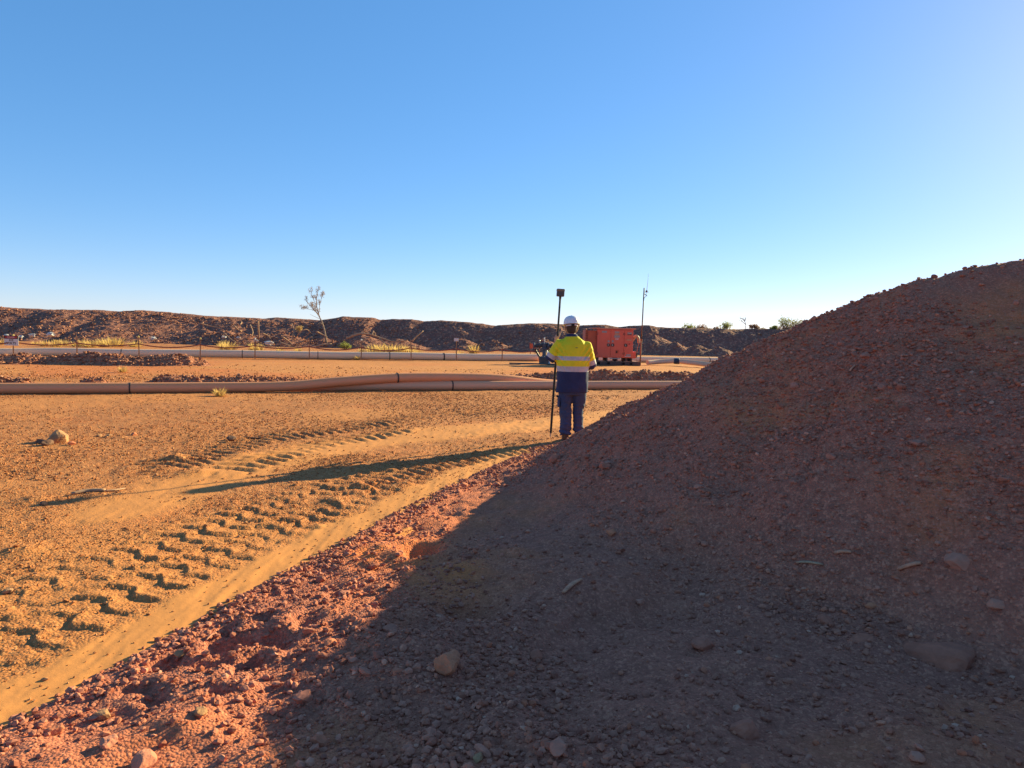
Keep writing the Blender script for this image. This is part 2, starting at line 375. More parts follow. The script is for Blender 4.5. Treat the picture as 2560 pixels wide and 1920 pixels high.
# ================================================================== GROUND SHEET
def build_ground():
    th = np.concatenate([np.arange(-180, -52, 6.0), np.arange(-52, -40, 1.0), np.arange(-40, 8, 0.135), np.arange(8, 44, 0.4), np.arange(44, 56, 2.0), np.arange(56, 180, 6.0)])
    th = np.radians(th)
    rr = [0.9]
    while rr[-1] < 3000:
        r = rr[-1]; rr.append(r * (1.0058 if 1.5 < r < 16 else 1.012 if r < 60 else 1.06))
    rr = np.array(rr); n, k = len(rr), len(th)
    Rr, T = np.meshgrid(rr, th, indexing='ij'); x = Rr * np.sin(T); y = Rr * np.cos(T)
    z = ground_z(x.ravel(), y.ravel()); sm = smooth_mask(x.ravel(), y.ravel())
    V = np.concatenate([np.stack([x.ravel(), y.ravel(), z], 1), [[0, 0, 0]]])
    i, j = np.meshgrid(np.arange(n - 1), np.arange(k), indexing='ij'); j2 = (j + 1) % k
    F = np.stack([i * k + j, i * k + j2, (i + 1) * k + j2, (i + 1) * k + j], -1).reshape(-1, 4)[:, ::-1]
    c = len(V) - 1; jj = np.arange(k)
    fan = np.stack([np.full(k, c), np.full(k, c), (jj + 1) % k, jj], 1)
    fan = np.stack([np.full(k, c), (jj + 1) % k, jj], 1)
    me = fast_mesh('ground', V, F, True)
    fattr(me, 'smooth', np.append(sm, 0.0))
    yy = y.ravel(); red = 0.55 * sstep(20, 23, yy) * (1 - sstep(30, 40, yy)) * sstep(-0.2, 0.5, fbm(x.ravel(), yy, 0.3, 3, 140) + 0.15)
    fattr(me, 'redness', np.append(red, 0.0))
    o = link('ground', me, M['ground']); tag(o, 'flat orange-red dirt yard with tyre tracks stretching to the bank', kind='structure')
    return o
build_ground()

# ================================================================== FOREGROUND HEAP
def axis(segs):
    a = [segs[0][0]]
    for (s, e, st) in segs: a += list(np.arange(s + st, e + 1e-6, st))
    return np.array(a)
def build_heap():
    xs = axis([(-5.5, -2.9, 0.2), (-2.9, 4.7, 0.023), (4.7, 6.5, 0.1), (6.5, 20, 0.4)])
    ys = axis([(-9, 0.6, 0.4), (0.6, 1.6, 0.08), (1.6, 7.4, 0.023), (7.4, 11.4, 0.03), (11.4, 16, 0.25)])
    X, Y = np.meshgrid(xs, ys, indexing='ij'); x = X.ravel(); y = Y.ravel()
    z = heap_z(x, y); n, k = X.shape
    i, j = np.meshgrid(np.arange(n - 1), np.arange(k - 1), indexing='ij')
    F = np.stack([i * k + j, (i + 1) * k + j, (i + 1) * k + j + 1, i * k + j + 1], -1).reshape(-1, 4)
    keep = (z[F] > -0.10).any(1); F = F[keep]
    used = np.unique(F); remap = np.full(len(z), -1); remap[used] = np.arange(len(used))
    me = fast_mesh('spoil_heap', np.stack([x, y, z], 1)[used], remap[F], True)
    c = w2(985, 1385); c2 = w2(1130, 1480); c3 = w2(1850, 1290)
    red = 0.9 * np.exp(-(((x - c[0]) / 0.34) ** 2 + ((y - c[1]) / 0.42) ** 2)) + 0.5 * np.exp(-(((x - c2[0]) / 0.4) ** 2 + ((y - c2[1]) / 0.35) ** 2))
    red = np.clip(red * 1.5 + 0.28 * sstep(0.1, 0.6, fbm(x, y, 0.7, 3, 150)), 0, 1) * np.clip(0.75 + 0.8 * fbm(x, y, 5, 3, 152), 0, 1)
    fattr(me, 'smooth', np.zeros(len(used))); fattr(me, 'redness', red[used])
    return link('spoil_heap', me, M['heap'])
heap = build_heap()
tag(heap, 'large dark gravel heap in shade filling the right foreground', 'heap')

# ------------------------------------------------------------------ stones
def ico(sub):
    bm = bmesh.new(); bmesh.ops.create_icosphere(bm, subdivisions=sub, radius=1.0)
    V = np.array([v.co[:] for v in bm.verts]); F = np.array([[v.index for v in f.verts] for f in bm.faces]); bm.free(); return V, F
OCTA = (np.array([(1, 0, 0), (-1, 0, 0), (0, 1, 0), (0, -1, 0), (0, 0, 1), (0, 0, -1)], float), np.array([(0, 2, 4), (2, 1, 4), (1, 3, 4), (3, 0, 4), (2, 0, 5), (1, 2, 5), (3, 1, 5), (0, 3, 5)]))
SHAPES = {'octa': OCTA, 'ico0': ico(1), 'ico1': ico(2)}
def variant(base, r, jag=0.22):
    V, F = SHAPES[base]; V = V.copy()
    # a few random planes chip the ball into a stone
    for _ in range(7 if base != 'octa' else 0):
        n = r.normal(size=3); n /= np.linalg.norm(n); h = r.uniform(0.55, 0.85); d = V @ n
        V = V - np.outer(np.maximum(d - h, 0), n)
    return V * (1 + r.uniform(-jag, jag, (len(V), 1)) * 0.5)
def stones(name, P, size, base, mat, parent=None, flatness=(0.45, 0.8), tilt=0.5, sink=0.25, seed=1, tint=None, normals=None):
    r = np.random.default_rng(seed); N = len(P); Vb = [variant(base, r) for _ in range(16)]; F = SHAPES[base][1]; k = len(Vb[0])
    vid = r.integers(0, 16, N); B = np.array(Vb)[vid]
    sc = np.stack([r.uniform(0.85, 1.25, N), r.uniform(0.6, 1.0, N), r.uniform(*flatness, N)], 1) * size[:, None] * 0.5
    B = B * sc[:, None, :]
    a = r.uniform(0, 2 * math.pi, N); tx = r.normal(0, tilt, N); ca, sa, ct, st = np.cos(a), np.sin(a), np.cos(tx), np.sin(tx)
    y1 = B[:, :, 1] * ct[:, None] - B[:, :, 2] * st[:, None]; z1 = B[:, :, 1] * st[:, None] + B[:, :, 2] * ct[:, None]
    X = B[:, :, 0] * ca[:, None] - y1 * sa[:, None]; Y = B[:, :, 0] * sa[:, None] + y1 * ca[:, None]
    W = np.stack([X, Y, z1], -1) + P[:, None, :]; W[:, :, 2] += (sc[:, 2] * (1 - 2 * sink))[:, None]
    FF = (F[None] + (np.arange(N) * k)[:, None, None]).reshape(-1, 3)
    me = fast_mesh(name, W.reshape(-1, 3), FF, False)
    tv = r.random(N) if tint is None else tint
    fattr(me, 'tint', np.repeat(tv, k))
    return link(name, me, mat, parent)
def scatter(n, xr, yr, seed, keep):
    r = np.random.default_rng(seed); xs = []; 
    x = r.uniform(*xr, n); y = r.uniform(*yr, n); m = keep(x, y, r.random(n)); return x[m], y[m]
def heap_keep(dmax, soft, dens):
    def f(x, y, u):
        e = x - edge_x(y); dd = np.hypot(x, y); _, _, side, _ = poly_near(x, y, RIDGE)
        vis = (side < 0.35) & (e > -0.02) & (np.abs(np.degrees(np.arctan2(x, y))) < 44) & (y > 1.4)
        p = (1 - sstep(dmax * 0.7, dmax, dd)) * np.clip(dens + 1.5 * fbm(x + 0.3 * y, y * 0.7, 0.75, 4, 160), 0.05, 1)
        p = p * (0.55 + 0.45 * sstep(0.9, 2.0, e)); c = w2(985, 1385); p = p * (1 - 0.9 * np.exp(-(((x - c[0]) / 0.30) ** 2 + ((y - c[1]) / 0.36) ** 2)))
        return vis & (u < p)
    return f
def on(x, y): return np.stack([x, y, surf(x, y)], 1)
x, y = scatter(150000, (-2.8, 5.0), (1.4, 11), 201, heap_keep(7.5, 1, 0.40)); n = len(x); r0 = np.random.default_rng(7)
tag(stones('heap_grit', on(x, y), 0.007 + 0.013 * r0.random(n) ** 2, 'octa', M['pebble_heap'], seed=21), 'fine grit strewn over the big foreground heap', 'gravel', kind='stuff')
x, y = scatter(105000, (-2.8, 5.0), (1.4, 11), 202, heap_keep(13.0, 1, 0.60)); n = len(x)
tag(stones('heap_gravel', on(x, y), 0.012 + 0.036 * r0.random(n) ** 2.6, 'ico0', M['pebble_heap'], seed=22), 'grey and brown gravel lying all over the big heap', 'gravel', kind='stuff')
x, y = scatter(2600, (-2.8, 5.0), (1.4, 11), 203, heap_keep(13.0, 1, 0.25)); n = len(x)
tag(stones('heap_cobbles', on(x, y), 0.035 + 0.05 * r0.random(n) ** 2.5, 'ico1', M['pebble_heap'], seed=23), 'fist-sized loose stones scattered through the heap gravel', 'gravel', kind='stuff')
x, y = scatter(20000, (-2.4, 3.4), (1.6, 5.4), 205, lambda x, y, u: heap_keep(9.0, 1, 0.22)(x, y, u) & (heap_z(x, y, False) < 0.95) & ((x - edge_x(y) > 1.7) | (u < 0.03))); n = len(x)
tag(stones('toe_gravel', on(x, y), 0.018 + 0.034 * r0.random(n) ** 2, 'ico0', M['pebble_heap'], seed=25), 'coarser stones that rolled to the foot of the heap', 'gravel', kind='stuff')
x, y = scatter(9000, (0.8, 5.0), (5.4, 10.4), 206, lambda x, y, u: (poly_near(x, y, RIDGE)[0] < 0.2) & (u < 0.3)); n = len(x)
tag(stones('crest_stones', on(x, y), 0.016 + 0.045 * r0.random(n) ** 4, 'ico1', M['pebble_heap'], seed=26), 'ragged stones along the crest line of the big heap', 'gravel', kind='stuff')
# stones gathered along the lip of the heap
x, y = scatter(30000, (-2.8, 1.2), (1.8, 10.2), 204, lambda x, y, u: (np.abs(x - edge_x(y) - 0.10) < 0.16) & (u < 0.8)); n = len(x)
tag(stones('lip_gravel', on(x, y), 0.014 + 0.04 * r0.random(n) ** 2, 'ico0', M['pebble_heap'], seed=24), 'line of stones along the edge between track and heap', 'gravel', kind='stuff')

def yard_keep(y0, y1, dens, f=0.8):
    def g(x, y, u):
        p = np.clip(dens + 0.9 * fbm(x, y, f, 3, 170), 0.02, 1) * (1 - 0.93 * smooth_mask(x, y)) * (1 - 0.7 * (poly_near(x, y, TR1)[0] < 0.6))
        return (x < edge_x(y) - 0.02) & (np.abs(x) < 0.85 * y + 0.5) & (u < p)
    return g
x, y = scatter(230000, (-6.5, 0.4), (2.2, 9.0), 211, yard_keep(2, 8, 0.35)); n = len(x)
tag(stones('yard_grit', on(x, y), 0.007 + 0.016 * r0.random(n) ** 2, 'octa', M['pebble_ground'], seed=31), 'fine orange grit on the near dirt yard', 'gravel', kind='stuff')
x, y = scatter(80000, (-14, 5), (7, 19), 212, yard_keep(7, 19, 0.5, 0.4)); n = len(x)
tag(stones('yard_gravel', on(x, y), 0.014 + 0.030 * r0.random(n) ** 2, 'octa', M['pebble_ground'], seed=32), 'small stones strewn across the yard before the dusty pipes', 'gravel', kind='stuff')
x, y = scatter(16000, (-7, 2), (2.4, 12), 213, yard_keep(2, 12, 0.3)); n = len(x)
tag(stones('yard_stones', on(x, y), 0.014 + 0.026 * r0.random(n) ** 3, 'ico0', M['pebble_ground'], seed=33), 'loose brown stones between the tyre prints', 'gravel', kind='stuff')
x, y = scatter(26000, (-26, 14), (19.5, 31), 214, lambda x, y, u: u < np.clip(0.75 * np.exp(-((y - 23.5 - 0.14 * x) / 2.2) ** 2) + 0.12, 0, 1)); n = len(x)
tag(stones('strip_gravel', np.stack([x, y, ground_z(x, y)], 1), 0.03 + 0.06 * r0.random(n) ** 2, 'octa', M['pebble_ground'], seed=34), 'orange stony strip behind the dusty pipes', 'gravel', kind='stuff')

# ================================================================== FAR EMBANKMENT
CREST = [(-260, 772), (-120, 766), (0, 767), (60, 770), (120, 773), (240, 774), (300, 778), (350, 775), (400, 778), (520, 789), (610, 793), (660, 796), (685, 793), (760, 797), (800, 800), (860, 791), (930, 793), (950, 799),
         (985, 797), (1030, 797), (1060, 803), (1100, 800), (1160, 804), (1240, 813), (1320, 807), (1370, 808), (1450, 812), (1515, 811), (1545, 817), (1575, 813), (1620, 812), (1640, 817), (1700, 819), (1760, 820), (1840, 823), (1900, 821), (2000, 825), (2150, 826), (2400, 824), (2700, 830)]
cw = [at(px, py, 79 - 10 * px / 2000) for px, py in CREST]
CX = np.array([p.x for p in cw]); CY = np.array([p.y for p in cw]); CZ = np.array([p.z for p in cw])
CONES = [(-45, 71.5, 1.2, 0.5), (-38, 72, 1.6, 0.5), (-31, 70, 1.5, 0.45), (-27.5, 67.5, 1.35, 0.4), (-25.5, 66.5, 1.1, 0.4), (-22, 67, 1.25, 0.4), (-18, 66.5, 0.85, 0.35), (-14.2, 66.2, 1.25, 0.45), (-11, 66.5, 1.0, 0.45),
         (-5.0, 67, 1.1, 0.5), (-2.0, 66.5, 1.0, 0.5), (2.5, 66.0, 1.3, 0.5), (6, 66.5, 1.2, 0.5), (8.8, 65, 1.75, 0.6), (12.6, 64.5, 1.95, 0.62), (14.6, 63.3, 1.2, 0.6), (16.6, 63.0, 1.05, 0.62), (18.4, 62.6, 0.9, 0.62), (-52, 73, 1.3, 0.5), (-33.5, 71, 1.0, 0.5)]
def bank_z(x, y):
    H = np.interp(x, CX, CZ); c = np.interp(x, CX, CY) + 0.9 * fbm(x, y * 0, 0.16, 3, 301)
    w = y - c; right = sstep(-34, -8, x)
    sl = (0.32 + 0.26 * right) * (1 + 0.22 * fbm(x, x * 0, 0.22, 2, 305))
    front = np.maximum(-w, 0); q = front * sl
    # scalloped tip faces: dumped loads side by side
    scal = (0.35 + 0.45 * right) * np.abs(fbm(x + 0.5 * w, w * 0.15, 0.21, 3, 309)) * sstep(0, 2.5, front)
    z = H - (np.sqrt(q * q + 0.06) - 0.245) + 0.9 * scal - 0.25 * scal.mean() - 0.62 * np.maximum(w, 0)
    g = ground_z(x, y) - 0.25
    for (cx, cy, h, s) in CONES:
        d = np.hypot((x - cx) / 1.5, y - cy); z = smax(z, h - s * d, 0.25)
    crestd = 0.35 + 0.65 * sstep(0.3, 1.8, np.abs(w))
    z = z + crestd * sstep(-0.2, 0.6, z) * (0.14 * fbm(x, y, 0.9, 3, 313) + 0.13 * np.abs(fbm(x, y, 2.2, 3, 317)) - 0.04 + 0.04 * fbm(x, y, 5, 2, 319))
    return z
def grid_mesh(name, xs, ys, zf, cut):
    X, Y = np.meshgrid(xs, ys, indexing='ij'); x = X.ravel(); y = Y.ravel(); z = zf(x, y); n, k = X.shape
    i, j = np.meshgrid(np.arange(n - 1), np.arange(k - 1), indexing='ij')
    F = np.stack([i * k + j, (i + 1) * k + j, (i + 1) * k + j + 1, i * k + j + 1], -1).reshape(-1, 4)
    F = F[(z[F] > cut).any(1)]; used = np.unique(F); rm = np.full(len(z), -1); rm[used] = np.arange(len(used))
    return fast_mesh(name, np.stack([x, y, z], 1)[used], rm[F], False)
bank = link('embankment', grid_mesh('embankment', np.arange(-72, 58, 0.2), np.arange(60, 86, 0.2), bank_z, -0.15), M['bank'])
tag(bank, 'long dark rubble embankment closing off the yard', kind='structure')
r1 = np.random.default_rng(77); n = 34000
x = r1.uniform(-62, 30, n); y = r1.uniform(61, 80, n); z = bank_z(x, y); k = (z > 0.05) & (r1.random(n) < np.clip(0.55 - 0.38 * sstep(-22, -4, x) + 0.6 * fbm(x, y, 0.2, 2, 330), 0.04, 1) * sstep(0.5, 1.6, np.interp(x, CX, CY) - y)); x, y, z = x[k], y[k], z[k]
o = stones('rubble', np.stack([x, y, z], 1), 0.07 + 0.26 * r1.random(len(x)) ** 3, 'octa', M['rubble'], bank, seed=61, flatness=(0.5, 1.0)); o['kind'] = 'stuff'

# ================================================================== RUBBLE WINDROWS
def windrow(name, label, pts, hw, prof, seed, stn, ssize):
    """ridge of dozed rubble along a polyline; prof = heights along it"""
    P = np.array(pts, float); L = np.concatenate([[0], np.cumsum(np.hypot(*np.diff(P, axis=0).T))]); tot = L[-1]
    hp = np.array(prof, float)
    def zf(x, y):
        d, s, side, _ = poly_near(x, y, P); h = np.interp(s / tot, np.linspace(0, 1, len(hp)), hp)
        u = d / (hw * (0.8 + 0.4 * fbm(s, s * 0, 0.6, 2, seed)))
        z = h * np.exp(-1.5 * u * u) * (0.9 + 0.35 * fbm(x, y, 0.8, 2, seed + 1)) - 0.05
        endf = sstep(0, 0.6, s) * sstep(0, 0.6, tot - s)
        z = z * endf - 0.05 * (1 - endf)
        return z + 0.07 * sstep(0, 0.1, z) * (fbm(x, y, 3, 3, seed + 2) + np.abs(fbm(x, y, 7, 2, seed + 3)))
    x0, x1, y0, y1 = P[:, 0].min() - 1.5 * hw, P[:, 0].max() + 1.5 * hw, P[:, 1].min() - 1.5 * hw, P[:, 1].max() + 1.5 * hw
    st = max(0.07, (x1 - x0) / 170)
    me = grid_mesh(name, np.arange(x0, x1, st), np.arange(y0, y1, st), zf, -0.03)
    o = link(name, me, M['windrow']); tag(o, label, 'rubble', 'dozed rubble windrows')
    r = np.random.default_rng(seed); x = r.uniform(x0, x1, stn * 6); y = r.uniform(y0, y1, stn * 6); z = zf(x, y)
    k = np.where(z > 0.015)[0][:stn]
    c = stones('rubble', np.stack([x[k], y[k], z[k]], 1), ssize * (0.5 + 1.3 * r.random(len(k)) ** 2), 'ico0', M['rubble'], o, seed=seed + 9); c['kind'] = 'stuff'
    return o
def wp(px, Y): p = at(px, 900, Y); return (p.x, Y)
windrow('rubble_windrow', 'long low dark rubble ridge in front of the white pipe at left', [wp(-60, 28.8), wp(30, 28.8), wp(180, 29.2), wp(330, 29.4), wp(440, 29.8), wp(545, 30.5)], 0.95, [0.25, 0.30, 0.36, 0.30, 0.46, 0.50, 0.40, 0.46, 0.40, 0.05], 401, 1500, 0.10)
windrow('rubble_windrow', 'dark rubble strip behind the dusty pipe at far left', [wp(-60, 17.6), wp(60, 17.7), wp(125, 18.1)], 0.5, [0.26, 0.29, 0.25, 0.10], 411, 320, 0.08)
windrow('rubble_windrow', 'thin broken rubble line behind the dusty pipe', [wp(160, 18.6), wp(300, 19.2)], 0.4, [0.1, 0.2, 0.18, 0.08], 421, 200, 0.07)
windrow('rubble_windrow', 'dark rubble ridge behind the dusty pipe below the dry bush', [wp(330, 19.2), wp(430, 19.6), wp(600, 20.2), wp(720, 20.8), wp(850, 21.6)], 0.55, [0.10, 0.27, 0.29, 0.26, 0.27, 0.21, 0.19, 0.12, 0.06], 431, 900, 0.08)
windrow('rubble_windrow', 'dark rubble ridge behind the pipes at right beside the person', [wp(1090, 23.2), wp(1250, 23.4), wp(1450, 23.8), wp(1600, 24.2), wp(1760, 24.6), wp(1840, 25)], 0.75, [0.10, 0.2, 0.30, 0.36, 0.42, 0.44, 0.46, 0.50, 0.45, 0.3], 441, 1300, 0.09)

# ================================================================== PIPES
M['pipe_dusty'] = None
def pipe_mat(name, side, topdust, amt):
    """poly pipe: pale plastic with red dust that settled on the upper side"""
    m, nt, b = new_mat(name, 0.55, 0, 0.35)
    geo = nt.nodes.new('ShaderNodeNewGeometry'); sx = nt.nodes.new('ShaderNodeSeparateXYZ'); nt.links.new(geo.outputs['Normal'], sx.inputs[0])
    n = tex(nt, 'noise', 3.0, 6, 0.7, 0.4, (1, 1, 6)); add = nt.nodes.new('ShaderNodeMath'); add.operation = 'ADD'
    mul = nt.nodes.new('ShaderNodeMath'); mul.operation = 'MULTIPLY_ADD'; mul.inputs[1].default_value = 0.55; mul.inputs[2].default_value = -0.27
    nt.links.new(n, mul.inputs[0]); nt.links.new(sx.outputs['Z'], add.inputs[0]); nt.links.new(mul.outputs[0], add.inputs[1])
    f = ramp(nt, add.outputs[0], [(0.25, 0.12 * amt), (0.62, amt)])
    streak = ramp(nt, tex(nt, 'noise', 2.0, 6, 0.7, 0.2, (0.6, 0.6, 14)), [(0.40, 0.0), (0.70, 0.5 * amt)])
    c = mixc(nt, streak, side, topdust); c = mixc(nt, f, c, topdust); nt.links.new(c, b.inputs['Base Color'])
    return m
M['pipe_dusty'] = pipe_mat('dusty_poly_pipe', (0.72, 0.30, 0.155), (0.74, 0.28, 0.10), 0.8)
M['pipe_grey'] = pipe_mat('grey_poly_pipe', (0.72, 0.37, 0.22), (0.68, 0.28, 0.12), 0.6)
M['pipe_white'] = pipe_mat('white_poly_pipe', (0.92, 0.60, 0.38), (0.80, 0.44, 0.22), 0.3)
M['pipe_tan'] = pipe_mat('tan_poly_pipe', (0.66, 0.46, 0.32), (0.6, 0.34, 0.18), 0.6)
M['weld'] = simple('weld_bead', (0.10, 0.06, 0.045), (0.05, 0.035, 0.03), 8, 0.6)
M['blue_joint'] = simple('blue_coupling', (0.03, 0.05, 0.09), (0.02, 0.03, 0.05), 8, 0.5)
def spline(P, n):
    P = [Vector(p) for p in P]; out = []
    for i in range(len(P) - 1):
        a, b, c, d = P[max(i - 1, 0)], P[i], P[i + 1], P[min(i + 2, len(P) - 1)]
        for k in range(n):
            t = k / n; out.append(0.5 * ((2 * b) + (c - a) * t + (2 * a - 5 * b + 4 * c - d) * t * t + (3 * b - a - 3 * c + d) * t ** 3))
    out.append(P[-1]); return out
def pipe(name, label, pts, r, mat, welds=(), n=12, seg=20):
    e = empty(name, (0, 0, 0)); tag(e, label, 'pipe')
    path = spline(pts, n); MB().tube(path, r, seg).build('pipe_wall', mat, e, True, 50)
    for (X, wr, wl, wm) in welds:
        i = min(range(1, len(path) - 1), key=lambda q: abs(path[q].x - X)); t = (path[i + 1] - path[i - 1]).normalized(); c = path[i - 1].lerp(path[i + 1], 0.5)
        c = path[i] + t * ((X - path[i].x) / (t.x if abs(t.x) > 1e-3 else 1))
        nm = 'coupling' if wl > 0.15 else 'weld_bead'
        MB().tube([c - t * wl, c - t * wl * 0.9, c + t * wl * 0.9, c + t * wl], [r * 1.0, r * wr, r * wr, r * 1.0], seg).build(nm, wm, e, True, 40)
    return e
rp = 0.13
pipe('dusty_pipe', 'long dusty orange-brown pipe climbing over another pipe across the yard', [(-30, 10.2, rp), (-19, 13.6, rp), (-11.7, 15.95, rp), (-8.0, 17.25, rp), (-5.9, 18.0, rp + 0.02), (-4.6, 18.55, rp + 0.13), (-3.1, 19.2, rp + 0.225), (-1.6, 19.85, rp + 0.225), (-0.2, 20.45, rp + 0.17), (1.3, 21.2, rp), (3.5, 22.2, 0.02), (6, 23.2, -0.1)], rp, M['pipe_dusty'], [(-3.15, 1.06, 0.022, M['weld']), (-14.5, 1.05, 0.02, M['weld']), (-9.2, 1.04, 0.018, M['weld'])])
pipe('grey_pipe', 'greyish pipe lying on the ground under the crossing dusty pipe', [(-6.2, 18.35, rp - 0.06), (-4, 18.98, rp), (-1.69, 19.7, rp), (1.5, 20.75, rp), (5.3, 21.95, rp), (9, 23.1, rp), (13, 24.3, rp)], rp, M['pipe_grey'], [(-1.69, 1.05, 0.02, M['weld'])])
rw = 0.215
def cY(X): return float(np.interp(X, [-45, -25.6, -6.4, 9.2, 15, 22], [30.5, 35, 40, 44.4, 46.2, 48.5]))
pipe('white_pipe', 'long thick white pipe running across the middle of the yard', [(X, cY(X), rw + 0.015 * math.sin(X * 0.7) - (0.07 if X < -23 else 0)) for X in (-45, -36, -30, -25.6, -23, -20, -15, -10, -6.4, -2, 1.2, 1.5)], rw, M['pipe_white'], [(-7.0, 1.03, 0.025, M['weld']), (-4.0, 1.05, 0.04, M['weld']), (-14.6, 1.02, 0.02, M['weld']), (-20.3, 1.03, 0.02, M['weld']), (-10.8, 1.02, 0.018, M['weld'])])
pipe('white_pipe', 'white pipe section right of the orange cabinet with dark blue end coupling', [(X, cY(X), rw * 0.85) for X in (4.5, 7, 9.2, 12, 14.2)], rw * 0.85, M['pipe_white'], [(12.75, 1.03, 0.03, M['weld']), (14.1, 1.12, 0.28, M['blue_joint'])])
pipe('dark_pipe', 'thin pipe leading out of the blue coupling toward the heap', [(14.2, cY(14.2), 0.2), (15.2, cY(15.2), 0.2), (17, 46, 0.15), (20, 46, 0.12)], 0.12, M['pipe_tan'])
pipe('tan_pipe', 'slim tan pipe with dark joint running from the cabinet to the heap', [(7.6, 39.4, 0.17), (8.4, 39.9, 0.22), (9.35, 40.1, 0.26), (10.0, 39.6, 0.22), (11.0, 38.2, 0.15), (12.0, 36.8, 0.13), (14.5, 33.8, 0.13)], 0.135, M['pipe_tan'], [(9.4, 1.22, 0.16, M['blue_joint']), (11.35, 1.05, 0.03, M['weld'])])

# ================================================================== FENCE OF STEEL PICKETS AND A SAGGING CABLE
M['rust'] = simple('rusty_steel', (0.30, 0.15, 0.09), (0.20, 0.10, 0.065), 14, 0.85)
M['cable'] = simple('red_cable', (0.30, 0.075, 0.05), (0.22, 0.06, 0.045), 5, 0.7)
M['cap_yellow'] = simple('faded_yellow_cap', (0.55, 0.40, 0.12), None, 8, 0.6)
M['cap_white'] = simple('faded_white_cap', (0.65, 0.6, 0.55), None, 8, 0.6)
fence = empty('barrier_fence', (0, 0, 0)); tag(fence, 'row of rusty steel pickets with sagging red cable before the white pipe', 'fence')
PX = [(-110, 1.1, None), (33, 1.02, 'y'), (192, 1.06, None), (348, 1.06, 'y'), (500, 1.02, 'y'), (637, 1.05, 'w'), (773, 1.04, None), (903, 1.1, 'w'), (1028, 1.16, None), (1141, 1.30, None), (1255, 0.95, None), (1348, 0.9, None)]
posts = []
for (px, h, cap) in PX:
    Y = 39.0
    for _ in range(6): Y = cY(at(px, 890, Y).x) - 0.75
    p = at(px, 890, Y); lean = random.uniform(-0.03, 0.03); b = Vector((p.x, Y, -0.1)); t = Vector((p.x + lean, Y + random.uniform(-.02, .02), h)); posts.append((b, t, h))
    mb = MB()
    for a in (0.3, 2.39, 4.49):       # star section: three fins
        dx, dy = math.cos(a) * 0.032, math.sin(a) * 0.032; nx, ny = -math.sin(a) * 0.006, math.cos(a) * 0.006
        V = [(b.x + nx, b.y + ny, b.z), (b.x - nx, b.y - ny, b.z), (b.x - nx + dx, b.y - ny + dy, b.z), (b.x + nx + dx, b.y + ny + dy, b.z)]
        V += [(q[0] + t.x - b.x, q[1] + t.y - b.y, t.z) for q in V]
        mb.add(V, [(0, 1, 2, 3), (7, 6, 5, 4), (0, 4, 5, 1), (1, 5, 6, 2), (2, 6, 7, 3), (3, 7, 4, 0)])
    po = mb.build('post', M['rust'], fence)
    if cap: MB().lathe([(0.0, 0.0), (0.045, 0.0), (0.048, 0.06), (0.03, 0.10), (0.0, 0.105)], Matrix.Translation(t - Vector((0, 0, 0.03))), 10).build('cap', M['cap_yellow' if cap == 'y' else 'cap_white'], po, True)
for i in range(len(posts) - 1):
    a = posts[i][0].lerp(posts[i][1], 0.72); b = posts[i + 1][0].lerp(posts[i + 1][1], 0.72); a.z = 0.72; b.z = 0.72; a.y -= 0.05; b.y -= 0.05
    sag = 0.13 + 0.05 * random.random()
    path = [a.lerp(b, k / 14) - Vector((0, 0, 4 * sag * (k / 14) * (1 - k / 14))) for k in range(15)]
    MB().tube(path, 0.032, 6).build('cable', M['cable'], fence, True)

# danger sign and a small plate
M['sign_white'] = simple('sign_white', (0.62, 0.57, 0.54), (0.55, 0.5, 0.46), 9, 0.5)
M['sign_black'] = simple('sign_black', (0.02, 0.012, 0.012), None, 9, 0.5)
M['sign_red'] = simple('sign_red', (0.42, 0.03, 0.04), (0.34, 0.03, 0.035), 9, 0.5)
def text_mesh(name, body, size, mat, parent, loc, rot=(R(90), 0, 0), bold=0.0, ext=0.001):
    cu = bpy.data.curves.new(name, 'FONT'); cu.body = body; cu.size = size; cu.align_x = 'CENTER'; cu.align_y = 'CENTER'; cu.extrude = ext; cu.offset = bold
    t = bpy.data.objects.new(name, cu); C.objects.link(t); dg = bpy.context.evaluated_depsgraph_get()
    me = bpy.data.meshes.new_from_object(t.evaluated_get(dg)); bpy.data.objects.remove(t)
    o = link(name, me, mat, parent); me.materials.clear(); me.materials.append(mat); o.location = loc; o.rotation_euler = rot
    return o
sp = posts[1]
sign = empty('danger_sign', (sp[0].x, sp[0].y - 0.10, 0.78), (0, R(0.5), 0)); tag(sign, 'white voltage danger sign with red and black header on the picket', 'sign')
MB().box((0, 0, 0), (0.70, 0.012, 0.48), None, 0.004).build('panel', M['sign_white'], sign)
MB().box((0, -0.0095, 0.165), (0.70, 0.005, 0.152)).build('header', M['sign_black'], sign)
mb = MB(); N = 40
V = [(0.31 * math.copysign(abs(math.cos(a)) ** 0.8, math.cos(a)), -0.0125, 0.165 + 0.056 * math.sin(a)) for a in [2 * math.pi * k / N for k in range(N)]]; V += [(v[0], -0.0165, v[2]) for v in V]
mb.add(V, [tuple(range(N)), tuple(range(2 * N - 1, N - 1, -1))] + [(k, (k + 1) % N, N + (k + 1) % N, N + k) for k in range(N)]).build('oval', M['sign_red'], sign)
text_mesh('lettering', 'DANGER', 0.088, M['sign_white'], sign, (0, -0.0185, 0.163))
text_mesh('lettering', '415', 0.14, M['sign_black'], sign, (0, -0.0085, 0.02), bold=0.004)
text_mesh('lettering', 'VOLTS', 0.155, M['sign_black'], sign, (0, -0.0085, -0.13), bold=0.004)
sp = posts[9]
s2 = empty('small_sign', (sp[1].x, sp[1].y - 0.08, 1.22)); tag(s2, 'small weathered pale plate on top of a fence picket', 'sign')
MB().box((0, 0, 0), (0.26, 0.01, 0.17), None, 0.003).build('plate', M['sign_white'], s2)
